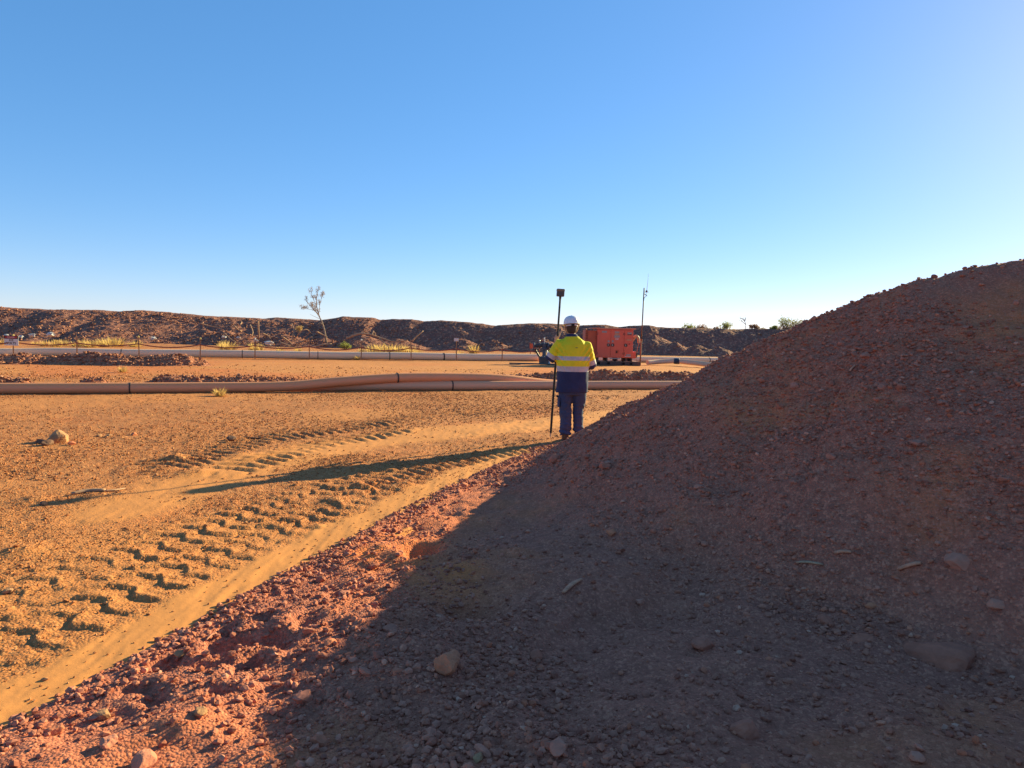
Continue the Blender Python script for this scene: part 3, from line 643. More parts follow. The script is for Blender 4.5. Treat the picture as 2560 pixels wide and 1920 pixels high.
MB().cyl((0, 0.0, 0), (0, 0.07, 0), 0.012, 8).build('bolt', M['rust'], s2)

# ================================================================== VEGETATION
ORD = ['first', 'second', 'third', 'fourth', 'fifth', 'sixth', 'seventh', 'eighth', 'ninth', 'tenth', 'eleventh', 'twelfth', 'thirteenth', 'fourteenth', 'fifteenth', 'sixteenth', 'seventeenth', 'eighteenth', 'nineteenth', 'twentieth'] + ['twenty-' + w for w in ('first', 'second', 'third', 'fourth', 'fifth', 'sixth', 'seventh', 'eighth', 'ninth')] + ['thirtieth', 'thirty-first', 'thirty-second', 'thirty-third']
M['straw'] = leaf('spinifex_straw', (0.72, 0.50, 0.18), (0.58, 0.36, 0.12), 3)
M['olive'] = leaf('olive_leaf', (0.20, 0.19, 0.05), (0.30, 0.25, 0.08))
M['green'] = leaf('green_leaf', (0.34, 0.34, 0.08), (0.22, 0.23, 0.06))
M['dry_leaf'] = leaf('dry_leaf', (0.36, 0.22, 0.13), (0.24, 0.14, 0.09), 3, 0.4)
M['dry_twig'] = simple('dry_wood', (0.48, 0.28, 0.16), (0.32, 0.17, 0.10), 5, 0.9, stretch=(3, 3, 0.6))
M['grey_twig'] = simple('grey_wood', (0.38, 0.26, 0.18), (0.25, 0.16, 0.11), 5, 0.9)
def tussock_mesh(seed, nb=110):
    r = random.Random(seed); V = []; F = []
    for _ in range(nb):
        a = r.uniform(0, 6.283); el = r.uniform(0.15, 1.45); L = r.uniform(0.6, 1.0); rad = r.uniform(0, 0.35)
        b = Vector((math.cos(a) * rad, math.sin(a) * rad, 0)); d = Vector((math.cos(a) * math.cos(el), math.sin(a) * math.cos(el), math.sin(el)))
        s = d.cross(Vector((0, 0, 1))).normalized() * r.uniform(0.025, 0.05); m = b + d * L * 0.55; t = b + d * L - Vector((0, 0, 0.12 * L)); k = len(V)
        V += [b - s, b + s, m + s * 0.7, m - s * 0.7, t]; F += [(k, k + 1, k + 2, k + 3), (k + 3, k + 2, k + 4)]
    me = bpy.data.meshes.new('spinifex_tussock'); me.from_pydata([tuple(v) for v in V], [], F); me.update(); return me
tms = [tussock_mesh(s) for s in range(4)]
for m_ in tms: m_.materials.append(M['straw'])
def ground_pos(px, Y, z=0.0): p = at(px, 860, Y); return Vector((p.x, Y, z))
TUS = [(5, 52, .5), (40, 54, .35), (88, 53, .4), (112, 50, .5), (140, 49, .55), (160, 52, .5), (190, 51, .45), (205, 53, .5), (228, 50, .6), (245, 52, .6), (258, 54, .5), (275, 52, .8), (288, 53, .75), (340, 53, .65), (146, 60, .5),
       (560, 52, .65), (575, 51, .7), (635, 52, .6), (648, 50, .5), (905, 50, .4), (930, 49, .6), (945, 51, .7), (960, 50, .75), (978, 51, .75), (995, 50, .7), (1012, 51, .65), (1030, 50, .6), (1045, 49, .5), (1185, 56, .75), (1150, 50, .35), (700, 50, .4), (745, 50, .35)]
TUS.sort()
for i, (px, Y, s) in enumerate(TUS):
    o = link('spinifex_tussock', tms[i % 4]); o.location = ground_pos(px, Y, -0.02); s *= 1.5; o.scale = (s * random.uniform(.85, 1.2), s * random.uniform(.85, 1.2), s * random.uniform(.75, 1.0)); o.rotation_euler = (0, 0, random.uniform(0, 6))
    tag(o, 'dry golden spinifex tussock below the bank, ' + ORD[i] + ' from the left frame edge', 'grass tussock', 'spinifex tussocks below the bank')
for (px, Y, s, lab) in [(893, 39.0, .34, 'small dry grass tuft against the white pipe'), (305, 24.5, .30, 'small brown dry weed alone on the yard behind the dusty pipe'), (548, 16.6, .28, 'withered weed in front of the dusty pipe')]:
    o = link('dry_weed', tms[1]); o.location = ground_pos(px, Y, 0); o.scale = (s, s, s); tag(o, lab, 'weed')

def branch_tree(mb_w, leaves, p, d, L, r, depth, rnd, bend, up):
    segs = 4; pts = [p.copy()]; rad = [r]
    for k in range(segs):
        d = (d + Vector((rnd.uniform(-1, 1), rnd.uniform(-1, 1), rnd.uniform(-1, 1))) * bend + Vector((0, 0, up))).normalized()
        p = p + d * (L / segs); pts.append(p.copy()); rad.append(r * (1 - 0.42 * (k + 1) / segs))
        if depth > 0 and k >= 1:
            for _ in range(1 if k < segs - 1 else 2):
                ax = Vector((rnd.uniform(-1, 1), rnd.uniform(-1, 1), rnd.uniform(-1, 1))).normalized()
                nd = (Matrix.Rotation(rnd.uniform(0.3, 0.65), 3, ax) @ d).normalized()
                branch_tree(mb_w, leaves, p.copy(), nd, L * rnd.uniform(0.5, 0.72), rad[-1] * 0.7, depth - 1, rnd, bend, up)
    mb_w.tube(pts, rad, 5 if depth < 2 else 7)
    if depth == 0: leaves.append((p.copy(), d.copy()))
def leaf_mesh(tips, n, spread, size, rnd, along=0.0):
    V = []; F = []
    for (p, d) in tips:
        for _ in range(n):
            c = p + Vector((rnd.gauss(0, 1), rnd.gauss(0, 1), rnd.gauss(0, 1))) * spread
            a = Vector((rnd.gauss(0, 1), rnd.gauss(0, 1), rnd.gauss(0, 1))).normalized() * size * rnd.uniform(.6, 1.3); b = a.cross(Vector((rnd.gauss(0, 1), rnd.gauss(0, 1), rnd.gauss(0, 1)))).normalized() * size * 0.35
            k = len(V); V += [c - a, c + b, c + a, c - b]; F.append((k, k + 1, k + 2, k + 3))
    me = bpy.data.meshes.new('crown'); me.from_pydata([tuple(v) for v in V], [], F); me.update(); return me
# the leaning half-dead tree
rnd = random.Random(12); TY = 65.5
tree = empty('dead_tree', (0, 0, 0)); tag(tree, 'thin leaning half-dead tree rising above the dark bank', 'tree')
def tp(px, py, dy=0.0): return at(px, py, TY + dy)
wood = MB(); tips = []
trunk = [tp(817, 862), tp(814, 843), tp(810, 822), tp(805, 806), tp(801, 797)]
wood.tube(trunk, [0.11, 0.085, 0.08, 0.07, 0.065], 8)
limbs = [([(801, 797), (797, 785), (793, 770), (791, 752), (793, 735)], 0.07), ([(801, 797), (792, 783), (783, 772), (772, 760)], 0.055), ([(797, 785), (799, 765), (803, 748), (806, 740)], 0.05), ([(797, 787), (785, 776), (772, 773), (764, 772)], 0.045),
         ([(793, 770), (785, 752), (779, 738)], 0.045), ([(802, 798), (790, 793), (780, 788), (774, 785)], 0.03), ([(808, 812), (800, 807), (793, 812)], 0.035), ([(808, 814), (801, 812), (796, 818)], 0.03)]
for i, (pp, r) in enumerate(limbs):
    r *= 0.6; P = [tp(x, y, 0.35 * k * ((i % 3) - 1)) for k, (x, y) in enumerate(pp)]; wood.tube(spline(P, 3), [r * (1 - 0.6 * k / (len(pp) * 3 - 3)) for k in range(len(pp) * 3 - 2)], 6)
    if i < 5:
        for q in range(1, len(P)):
            for _ in range(3):
                d = (P[q] - P[q - 1]).normalized(); ax = Vector((rnd.uniform(-1, 1), rnd.uniform(-1, 1), rnd.uniform(-1, 1))).normalized()
                branch_tree(wood, tips, P[q].copy(), (Matrix.Rotation(rnd.uniform(.2, .6), 3, ax) @ d), rnd.uniform(0.26, 0.48), r * 0.4, 1, rnd, 0.12, 0.10)
wood.build('trunk', M['grey_twig'], tree, True)
link('crown', leaf_mesh(tips, 6, 0.075, 0.062, rnd), M['dry_leaf'], tree)
# shrubs on the bank and in the yard
def shrub(label, p, w, h, leafmat, seed, n=16, leafn=5, lsize=0.06, group=None, name='shrub'):
    rr = random.Random(seed); e = empty(name, p); tag(e, label, 'shrub', group); wd = MB(); tips = []
    for k in range(n):
        a = rr.uniform(0, 6.283); lean = rr.uniform(0.1, 1.0); d = Vector((math.cos(a) * lean * w / h * 0.6, math.sin(a) * lean * w / h * 0.6, 1)).normalized()
        branch_tree(wd, tips, Vector((rr.uniform(-.2, .2) * w, rr.uniform(-.15, .15) * w, -0.1)), d, h * rr.uniform(0.55, 0.8), 0.018, 1, rr, 0.12, 0.05)
    wd.build('stems', M['grey_twig'], e); link('foliage', leaf_mesh(tips, leafn, 0.11 * h, lsize, rr), leafmat, e)
    return e
def on_bank(px, back=1.0):
    Y = 70.0
    for _ in range(5):
        X = at(px, 815, Y).x; Y = float(np.interp(X, CX, CY)) + back
    return Vector((X, Y, float(bank_z(np.array([X]), np.array([Y]))[0])))
for i, (px, w, h, mt) in enumerate(sorted([(1690, 0.6, 0.35, 'olive'), (1708, 0.9, 0.6, 'green'), (1724, 0.9, 0.75, 'green'), (1742, 1.0, 0.7, 'olive'), (1755, 0.9, 0.7, 'dry_leaf'), (1802, 0.9, 0.65, 'olive'), (1828, 0.9, 0.5, 'green'), (1885, 0.7, 0.4, 'dry_leaf'), (1955, 1.0, 0.9, 'dry_leaf'), (1982, 1.1, 1.1, 'dry_leaf'), (2010, 1.1, 1.0, 'green'), (2036, 1.1, 0.95, 'olive'), (1768, 0.8, 0.8, 'olive'), (1790, 0.7, 0.55, 'dry_leaf'), (1815, 0.9, 0.75, 'green'), (1905, 0.7, 0.5, 'olive'), (1935, 0.7, 0.45, 'green'), (1968, 1.0, 1.15, 'green'), (1995, 1.1, 1.1, 'olive'), (2022, 1.0, 1.05, 'dry_leaf'), (2050, 1.0, 1.05, 'olive'), (2080, 0.9, 1.1, 'dry_leaf')])):
    shrub({'green': 'green', 'olive': 'olive', 'dry_leaf': 'brownish'}[mt] + ' scrub bush on top of the right bank, ' + ORD[i] + ' bush right of the mast', on_bank(px, 0.3 + 0.7 * (i % 2)), w * 1.35, h * 1.1, M[mt], 500 + i, 22, 6, 0.085, 'scrub bushes on top of the bank')
shrub('bright green low bush at the foot of the bank', ground_pos(862, 58, 0), 1.1, 0.55, M['green'], 530, 22, 7, 0.075, name='green_bush')
shrub('round orange dry bush among the fallen branches', at(748, 831, 64.5), 0.5, 0.5, M['straw'], 531, 22, 7, 0.05, name='dry_bush')
pl = empty('spindly_plant', (0, 0, 0)); tag(pl, 'spindly bare sapling standing on top of the right bank', 'sapling')
wd = MB(); tips = []; b0 = on_bank(1862, 0.6)
def q(px, py): return at(px, py, b0.y)
for pp in ([(1863, 822), (1865, 812), (1862, 804), (1856, 797)], [(1862, 804), (1861, 798), (1850, 795)], [(1865, 812), (1858, 806), (1852, 800)], [(1862, 804), (1864, 797), (1863, 794)]):
    P = [q(*v) for v in pp]; P[0] = P[0] if pp[0] != (1863, 822) else b0; wd.tube(P, 0.03, 5); tips.append((P[-1], Vector((0, 0, 1))))
wd.build('stem', M['grey_twig'], pl); link('leaves', leaf_mesh(tips, 7, 0.10, 0.06, rnd), M['olive'], pl)

# fallen timber along the foot of the bank
LOGS = [([(866, 846), (895, 835), (923, 836), (952, 845), (985, 854), (1018, 851)], .11), ([(1030, 853), (1040, 842), (1058, 827)], .09), ([(791, 829), (803, 835), (818, 843)], .09), ([(744, 838), (754, 827), (768, 824), (779, 835)], .06),
        ([(729, 809), (734, 822), (731, 842)], .05), ([(645, 802), (646, 822), (648, 848)], .10), ([(625, 812), (632, 830), (628, 842)], .07), ([(585, 815), (595, 824), (604, 828)], .09), ([(600, 812), (604, 806), (602, 802)], .07), ([(705, 842), (720, 852), (735, 866)], .09),
        ([(700, 856), (716, 862), (738, 870)], .07), ([(790, 866), (805, 862), (830, 860)], .09), ([(745, 858), (765, 850), (780, 842)], .07), ([(930, 838), (934, 828), (940, 840)], .06), ([(945, 842), (965, 862), (975, 870)], .07), ([(655, 833), (668, 838), (676, 846)], .07),
        ([(500, 808), (520, 814), (545, 818), (560, 818)], .06), ([(690, 828), (705, 822), (718, 826)], .05), ([(755, 848), (768, 838), (776, 830)], .05), ([(840, 866), (850, 858), (858, 862)], .05), ([(560, 832), (580, 850), (600, 858)], .06)]
LOGS.sort(key=lambda l: min(v[0] for v in l[0]))
for i, (pp, r) in enumerate(LOGS):
    P = [at(x, y, 64.3 + 0.5 * math.sin(i * 2.1 + k)) for k, (x, y) in enumerate(pp)]; path = spline(P, 3); nn = len(path)
    o = MB().tube(path, [r * (1 - 0.55 * k / nn) for k in range(nn)], 7).build('fallen_branch', M['dry_twig'], None, True)
    tag(o, ('thick' if r > .08 else 'thin') + ' fallen branch at the foot of the bank, ' + ORD[i] + ' from the left', 'branch', 'fallen branches below the bank')
M['pale'] = simple('pale_sheet', (0.62, 0.58, 0.55), (0.4, 0.34, 0.3), 4, 0.7, bmp=0.02, bscale=8)
r2 = np.random.default_rng(5)
for i, (px, py, Y, s) in enumerate(sorted([(80, 838, 58, 0.55), (126, 836, 58, 0.7), (52, 842, 57, 0.4), (383, 846, 57, 0.6), (596, 844, 62, 0.4), (560, 842, 62, 0.4), (640, 852, 58, 0.4), (672, 858, 56, 0.7), (15, 838, 58, 0.4)])):
    p = at(px, py, Y); V, F = SHAPES['ico1']; W = V * (1 + r2.uniform(-.35, .35, (len(V), 1))) * np.array([s, s * .7, s * .5]) * 0.5
    o = link('pale_rubbish', fast_mesh('pale_rubbish', W, F, False), M['pale']); o.location = (p.x, Y, max(p.z, 0.12)); tag(o, 'crumpled pale lump of rubbish below the bank, ' + ORD[i] + ' from the left', 'rubbish', 'pale rubbish below the bank')

# ================================================================== ORANGE PUMP CABINET ON A SKID
M['orange'] = simple('orange_enamel', (0.68, 0.115, 0.062), (0.60, 0.10, 0.056), 1.6, 0.42, spec=0.45, detail=7)
M['orange_side'] = simple('orange_enamel_faded', (0.50, 0.105, 0.045), (0.42, 0.085, 0.04), 2.5, 0.5)
M['orange_roof'] = simple('orange_dusty_lid', (0.62, 0.20, 0.12), (0.55, 0.22, 0.13), 2.0, 0.55)
M['skid'] = simple('dusty_dark_steel', (0.14, 0.08, 0.06), (0.09, 0.055, 0.045), 5, 0.8)
M['black'] = simple('black_rubber', (0.018, 0.016, 0.016), (0.03, 0.025, 0.022), 9, 0.6)
M['plate'] = simple('grey_label', (0.36, 0.32, 0.30), (0.26, 0.2, 0.18), 30, 0.5)
M['steel'] = simple('galvanised_steel', (0.45, 0.44, 0.43), (0.3, 0.28, 0.27), 9, 0.4, 0.6)
M['tan_metal'] = simple('tan_painted_metal', (0.55, 0.30, 0.17), (0.45, 0.22, 0.12), 5, 0.5)
pc = at(1540, 914, 38.2); pump = empty('pump_cabinet', (pc.x, pc.y, 0.0), (0, 0, R(3.0))); tag(pump, 'orange steel pump cabinet with three doors standing on a dark skid', 'pump')
MB().box((-0.095, 0.62, 1.215), (1.99, 1.24, 1.55), None, 0.012).build('cabinet', M['orange'], pump)
MB().box((-0.16, 0.62, 2.025), (2.40, 1.40, 0.06), None, 0.012).build('roof', M['orange_roof'], pump)
sb = MB().box((-1.33, 0.66, 1.22), (0.48, 1.06, 1.36), None, 0.012).build('side_housing', M['orange_side'], pump)
hood = MB(); V = [(-1.70, .2, 1.30), (-1.57, .2, 1.0), (-1.57, .2, 1.94), (-1.70, .2, 1.94)]; V += [(v[0], 1.1, v[2]) for v in V]
hood.add(V, [(0, 1, 2, 3), (7, 6, 5, 4), (0, 4, 5, 1), (1, 5, 6, 2), (2, 6, 7, 3), (3, 7, 4, 0)]).build('air_hood', M['orange_side'], pump)
for k in range(5): MB().box((-1.635, 0.19, 1.45 + 0.09 * k), (0.09, 0.012, 0.03), (R(20), 0, 0)).build('louvre', M['skid'], sb)
doors = []
for (x0, x1) in ((-1.075, -0.355), (-0.325, 0.375), (0.41, 0.885)):
    d = MB().box(((x0 + x1) / 2, -0.013, 1.21), (x1 - x0, 0.026, 1.46), None, 0.008).build('door', M['orange'], pump); doors.append(d)
    for zz in (0.68, 1.74):
        hx = x0 + 0.02 if x0 < -1 or x0 > 0.4 else x1 - 0.02
        MB().cyl((hx, -0.032, zz - 0.06), (hx, -0.032, zz + 0.06), 0.014, 8).build('hinge', M['skid'], d)
for (hx, d) in ((-0.455, 0), (-0.225, 1), (0.50, 2)):
    cup = MB().lathe([(0.0, 0), (0.085, 0), (0.095, 0.012), (0.075, 0.018), (0.06, 0.006), (0.0, 0.006)], Matrix.Translation((hx, -0.027, 1.13)) @ Matrix.Rotation(R(90), 4, 'X'), 18).build('handle', M['skid'], doors[d], True)
    MB().box((hx - 0.02, -0.052, 1.135), (0.03, 0.02, 0.12), None, 0.006).build('latch', M['steel'], doors[d])
    if d < 2: MB().box((hx, -0.032, 1.33), (0.10, 0.008, 0.11), None, 0.003).build('lock_plate', M['plate'], doors[d])
for (d, x, z, w, h, m) in ((0, -0.70, 1.84, 0.27, 0.10, 'plate'), (1, 0.0, 1.83, 0.25, 0.09, 'plate'), (1, 0.0, 1.72, 0.24, 0.08, 'tan_metal'), (1, 0.0, 1.60, 0.30, 0.13, 'plate'), (1, -0.05, 1.46, 0.04, 0.09, 'sign_white'), (1, 0.05, 1.46, 0.04, 0.09, 'sign_white'), (2, 0.69, 1.79, 0.24, 0.09, 'plate'), (2, 0.69, 1.71, 0.24, 0.05, 'skid'), (2, 0.67, 1.42, 0.28, 0.06, 'tan_metal'), (2, 0.66, 0.60, 0.24, 0.09, 'plate'), (2, 0.62, 0.52, 0.34, 0.025, 'sign_white'), (1, 0.03, 0.77, 0.17, 0.20, 'orange_side')):
    MB().box((x, -0.031, z), (w, 0.008, h), None, 0.002).build('label_plate', M[m], doors[d])
MB().box((0.01, -0.037, 0.76), (0.08, 0.012, 0.10)).build('key_socket', M['black'], doors[1])
MB().lathe([(0.0, 0), (0.04, 0), (0.035, 0.03), (0.0, 0.03)], Matrix.Translation((0.69, -0.027, 1.20)) @ Matrix.Rotation(R(90), 4, 'X'), 12).build('stop_button', M['sign_red'], doors[2])
MB().tube(spline([(0.86, 0.25, 1.36), (0.97, 0.22, 1.50), (1.06, 0.2, 1.63), (1.17, 0.2, 1.62), (1.24, 0.2, 1.48), (1.26, 0.2, 1.27)], 5), 0.075, 12).build('exhaust_bend', M['tan_metal'], pump, True)
mo = MB().box((1.0, 0.55, 0.60), (0.24, 0.7, 0.38), None, 0.03).build('pump_housing', M['orange'], pump)
MB().lathe([(0.0, 0), (0.19, 0), (0.20, 0.04), (0.20, 0.10), (0.12, 0.12), (0.11, 0.16), (0.0, 0.16)], Matrix.Translation((1.10, 0.5, 0.62)) @ Matrix.Rotation(R(90), 4, 'Y'), 20).build('suction_flange', M['skid'], mo, True, 40)
MB().cyl((1.25, 0.5, 0.62), (1.262, 0.5, 0.62), 0.07, 14).build('suction_port', M['black'], mo)
# skid: two fork-pocket runners, cross feet and deck strips
for (x0, x1, dz) in ((-1.45, 0.265, 0.0), (0.275, 1.34, -0.005)):
    for yy in (0.03, 1.18):
        rn = MB()
        xs = [x0] + [c for a in (-0.95, -0.42, 0.40, 0.82) if x0 < a < x1 for c in (a - 0.08, a + 0.08)] + [x1]
        rn.box(((x0 + x1) / 2, yy, 0.215 + dz), (x1 - x0, 0.10, 0.05)); rn.box(((x0 + x1) / 2, yy, 0.035 + dz), (x1 - x0, 0.10, 0.07))
        for k in range(0, len(xs) - 1, 2): rn.box(((xs[k] + xs[k + 1]) / 2, yy, 0.13 + dz), (xs[k + 1] - xs[k], 0.10, 0.12))
        rn.build('skid_runner', M['skid'], pump)
MB().box((-0.1, 0.6, 0.13), (2.6, 1.02, 0.16)).build('skid_core', M['black'], pump)
for k, xx in enumerate((-1.2, -0.75, -0.3, 0.15, 0.6, 1.05)): MB().box((xx, 0.6, 0.252), (0.34, 1.25, 0.02)).build('deck_board', M['tan_metal'], pump)
for xx in (-1.0, -0.5, 0.05, 0.55, 0.85): MB().box((xx, 0.6, 0.355), (0.08, 1.1, 0.19)).build('foot', M['skid'], pump)
MB().box((-0.09, -0.02, 0.405), (0.55, 0.05, 0.05)).build('step', M['plate'], pump)

# ================================================================== VALVE MANIFOLD
M['valve_blue'] = simple('blue_grey_valve', (0.10, 0.115, 0.15), (0.05, 0.055, 0.07), 7, 0.45, 0.2)
M['valve_dark'] = simple('dark_flange', (0.055, 0.05, 0.055), (0.10, 0.08, 0.075), 7, 0.5, 0.2)
M['chrome'] = simple('bright_fitting', (0.6, 0.58, 0.55), None, 7, 0.3, 0.7)
mc = at(1360, 911, 38.3); man = empty('valve_manifold', (mc.x, mc.y, 0)); tag(man, 'upright dark valve manifold beside the person and the orange cabinet', 'valve')
MB().box((-0.02, 0, 0.19), (0.50, 0.42, 0.38), None, 0.03).build('base_block', M['valve_dark'], man)
MB().lathe([(0.0, 0.36), (0.20, 0.36), (0.20, 0.42), (0.115, 0.43), (0.105, 0.80), (0.20, 0.82), (0.20, 0.88), (0.13, 0.90), (0.14, 1.10), (0.17, 1.12), (0.15, 1.17), (0.0, 1.18)], None, 20).build('riser', M['valve_blue'], man, True, 35)
def flange(x0, x1, z, r, mat, nm, par): return MB().lathe([(0.0, 0), (r * .7, 0), (r, 0.015), (r, x1 - x0 - 0.015), (r * .7, x1 - x0), (0, x1 - x0)], Matrix.Translation((x0, 0, z)) @ Matrix.Rotation(R(90), 4, 'Y'), 18).build(nm, mat, par, True, 35)
flange(-0.55, 0.0, 1.02, 0.095, M['valve_dark'], 'left_branch', man); f1 = flange(-0.62, -0.52, 1.02, 0.16, M['valve_blue'], 'flange', man); flange(-0.30, -0.22, 1.02, 0.17, M['valve_dark'], 'flange', man)
flange(0.0, 0.36, 1.00, 0.10, M['valve_dark'], 'right_branch', man); flange(0.16, 0.25, 1.00, 0.20, M['valve_blue'], 'flange', man); flange(0.36, 0.46, 1.00, 0.17, M['valve_dark'], 'flange', man)
MB().cyl((0, 0, 1.15), (0, 0, 1.46), 0.022, 10).build('spindle', M['chrome'], man)
for zz in (1.30, 1.38, 1.45): MB().lathe([(0, -.025), (0.045, -.02), (0.045, .02), (0, .025)], Matrix.Translation((0, 0, zz)), 12).build('spindle_nut', M['chrome'], man, True, 40)
MB().lathe([(0, -.05), (.035, -.04), (.05, 0), (.035, .04), (0, .05)], Matrix.Translation((-0.27, 0, 1.27)), 12).build('gauge', M['chrome'], man, True)
MB().cyl((-0.27, 0, 1.1), (-0.27, 0, 1.24), 0.012, 8).build('gauge_stem', M['chrome'], man)
MB().tube(spline([(-0.50, -0.05, 0.80), (-0.40, -0.05, 0.62), (-0.22, -0.03, 0.35), (-0.12, 0, 0.2)], 5), 0.055, 10).build('drain_pipe', M['valve_dark'], man, True)
hw = MB().torus((-0.48, -0.14, 0.80), 0.14, 0.022, 'Y', 22, 8); hw.cyl((-0.62, -0.14, 0.80), (-0.34, -0.14, 0.80), 0.014, 8); hw.cyl((-0.48, -0.14, 0.66), (-0.48, -0.14, 0.94), 0.014, 8); hw.cyl((-0.48, -0.16, 0.80), (-0.48, 0.0, 0.80), 0.03, 10); hw.build('hand_wheel', M['valve_dark'], man, True)
MB().tube(spline([(0.13, -0.08, 0.78), (0.2, -0.1, 0.55), (0.26, -0.1, 0.36), (0.22, -0.1, 0.12)], 5), 0.035, 8).build('hose_tail', M['chrome'], man, True)
MB().lathe([(0, 0), (.09, 0), (.10, .03), (.05, .09), (.04, .16), (0, .16)], Matrix.Translation((0.27, -0.12, 0.02)), 12).build('drain_cap', M['chrome'], man, True)
for k in range(8):
    a = k * math.pi / 4; MB().cyl((0.165 * math.cos(a), 0.165 * math.sin(a), 0.40), (0.165 * math.cos(a), 0.165 * math.sin(a), 0.45), 0.018, 6).build('bolt', M['chrome'], man)
pipe('red_pipe', 'dark red delivery pipe between the valve manifold and the orange cabinet', [(mc.x + 0.2, mc.y + 0.1, 0.26), (mc.x + 0.8, mc.y + 0.15, 0.27), (mc.x + 1.6, mc.y + 0.2, 0.27), (pc.x - 1.5, pc.y + 0.4, 0.3)], 0.10, simple('red_brown_pipe', (0.18, 0.06, 0.04), (0.12, 0.045, 0.035), 4, 0.6))
pipe('ground_bar', 'thin dark conduit lying on the dirt before the valve manifold', [(mc.x - 1.9, mc.y - 0.75, 0.04), (mc.x - 0.6, mc.y - 0.8, 0.045), (mc.x + 0.7, mc.y - 0.85, 0.04), (mc.x + 2.1, mc.y - 0.9, 0.04)], 0.045, M['valve_dark'])
ob = at(1332, 868, 46.5); box = empty('orange_barrier', (ob.x, 46.5, 0)); tag(box, 'small orange barrier board behind the valve manifold', 'barrier')
MB().box((0, 0, 0.85), (0.42, 0.06, 0.32), None, 0.01).build('board', M['orange_side'], box)
for s in (-1, 1): MB().box((s * 0.16, 0, 0.36), (0.05, 0.05, 0.72)).build('leg', M['rust'], box)

# ================================================================== RADIO MAST
mb_ = at(1600, 914, 39.3); mx = Vector((mb_.x, mb_.y, 0)); mt = at(1610.5, 720, 39.3)
mast = empty('radio_mast', mx); tag(mast, 'tall thin rusty antenna mast beside the orange cabinet', 'mast')
top = mt - mx
MB().tube([(0, 0, -0.1), tuple(top * 0.33)], 0.045, 10).build('lower_pole', M['rust'], mast, True)
MB().tube([tuple(top * 0.32), tuple(top)], 0.034, 10).build('upper_pole', simple('grey_mast', (0.17, 0.12, 0.09), (0.10, 0.08, 0.07), 6, 0.6, 0.3), mast, True)
MB().lathe([(0, -.05), (.07, -.05), (.07, .05), (0, .05)], Matrix.Translation(top * 0.33), 10).build('clamp', M['rust'], mast)
br = MB(); br.box((top.x + 0.12, 0, top.z - 0.22), (0.24, 0.03, 0.03)); br.box((top.x + 0.10, 0, top.z - 0.38), (0.20, 0.03, 0.03), (0, R(35), 0)); br.box((top.x + 0.14, 0, top.z - 0.18), (0.08, 0.08, 0.10)); br.build('bracket', M['skid'], mast)
MB().tube([(top.x + 0.14, 0, top.z - 0.28), (top.x + 0.15, 0, top.z - 0.1), (top.x + 0.18, 0, top.z + 0.20), (top.x + 0.21, 0, top.z + 0.80)], [0.014, 0.014, 0.010, 0.006], 6).build('whip_aerial', M['steel'], mast)
MB().tube(spline([(top.x + 0.12, -0.03, top.z - 0.30), (top.x + 0.10, -0.04, top.z - 0.48), (top.x + 0.02, -0.04, top.z - 0.52), (top.x, -0.03, top.z - 0.7)], 4), 0.012, 6).build('cable', M['black'], mast)
pipe('exhaust_wire', 'thin stay wire curling at the foot of the antenna mast', [(mx.x + 0.02, mx.y - 0.1, 1.35), (mx.x - 0.12, mx.y - 0.1, 1.22), (mx.x - 0.20, mx.y - 0.05, 0.8), (mx.x - 0.18, mx.y, 0.05)], 0.012, M['tan_metal'], n=5, seg=6)

# ================================================================== PERSON
M['skin'] = simple('skin', (0.50, 0.26, 0.18), (0.44, 0.22, 0.15), 20, 0.5)
M['hair'] = simple('dark_hair', (0.035, 0.022, 0.016), (0.06, 0.035, 0.022), 60, 0.6, bmp=0.004, bscale=90, stretch=(1, 1, 0.25))
M['hivis'] = simple('yellow_hivis_cotton', (0.74, 0.68, 0.02), (0.70, 0.56, 0.015), 2.2, 0.8, bmp=0.002, bscale=160)
M['navy'] = simple('navy_cotton', (0.028, 0.038, 0.10), (0.022, 0.03, 0.08), 5, 0.85, bmp=0.002, bscale=160)
M['navy_trouser'] = simple('navy_drill', (0.034, 0.052, 0.120), (0.042, 0.058, 0.11), 4, 0.85, bmp=0.002, bscale=160)
def dusty(m, z0, z1, amt, dust=(0.36, 0.17, 0.08)):
    nt = m.node_tree; b = nt.nodes['Principled BSDF']; src = b.inputs['Base Color'].links[0].from_socket
    tc = nt.nodes.new('ShaderNodeTexCoord'); sp = nt.nodes.new('ShaderNodeSeparateXYZ'); nt.links.new(tc.outputs['Object'], sp.inputs[0])
    mr = nt.nodes.new('ShaderNodeMapRange'); mr.inputs[1].default_value = z1; mr.inputs[2].default_value = z0; mr.inputs[4].default_value = amt; nt.links.new(sp.outputs['Z'], mr.inputs[0])
    ml = nt.nodes.new('ShaderNodeMath'); ml.operation = 'MULTIPLY'; nt.links.new(mr.outputs[0], ml.inputs[0]); nt.links.new(ramp(nt, tex(nt, 'noise', 9, 5, 0.7), [(0.35, 0.1), (0.65, 1.0)]), ml.inputs[1])
    nt.links.new(mixc(nt, ml.outputs[0], src, dust), b.inputs['Base Color'])
dusty(M['navy_trouser'], 0.0, 0.45, 0.16)
M['reflect'] = simple('silver_tape', (0.52, 0.46, 0.45), (0.44, 0.39, 0.38), 12, 0.45, 0.1)
M['helmet'] = simple('white_helmet_shell', (0.72, 0.73, 0.76), (0.66, 0.66, 0.68), 6, 0.35, spec=0.5)
M['boot'] = simple('brown_boot_leather', (0.16, 0.075, 0.035), (0.10, 0.05, 0.028), 9, 0.7)
PX0 = flat(1433, 1098); PY = 10.6
proot = at(1433, 1096, PY); gz = float(ground_z(np.array([proot.x]), np.array([PY]))[0])
person = empty('person', (proot.x, PY, gz), (0, R(-1.9), R(5)))
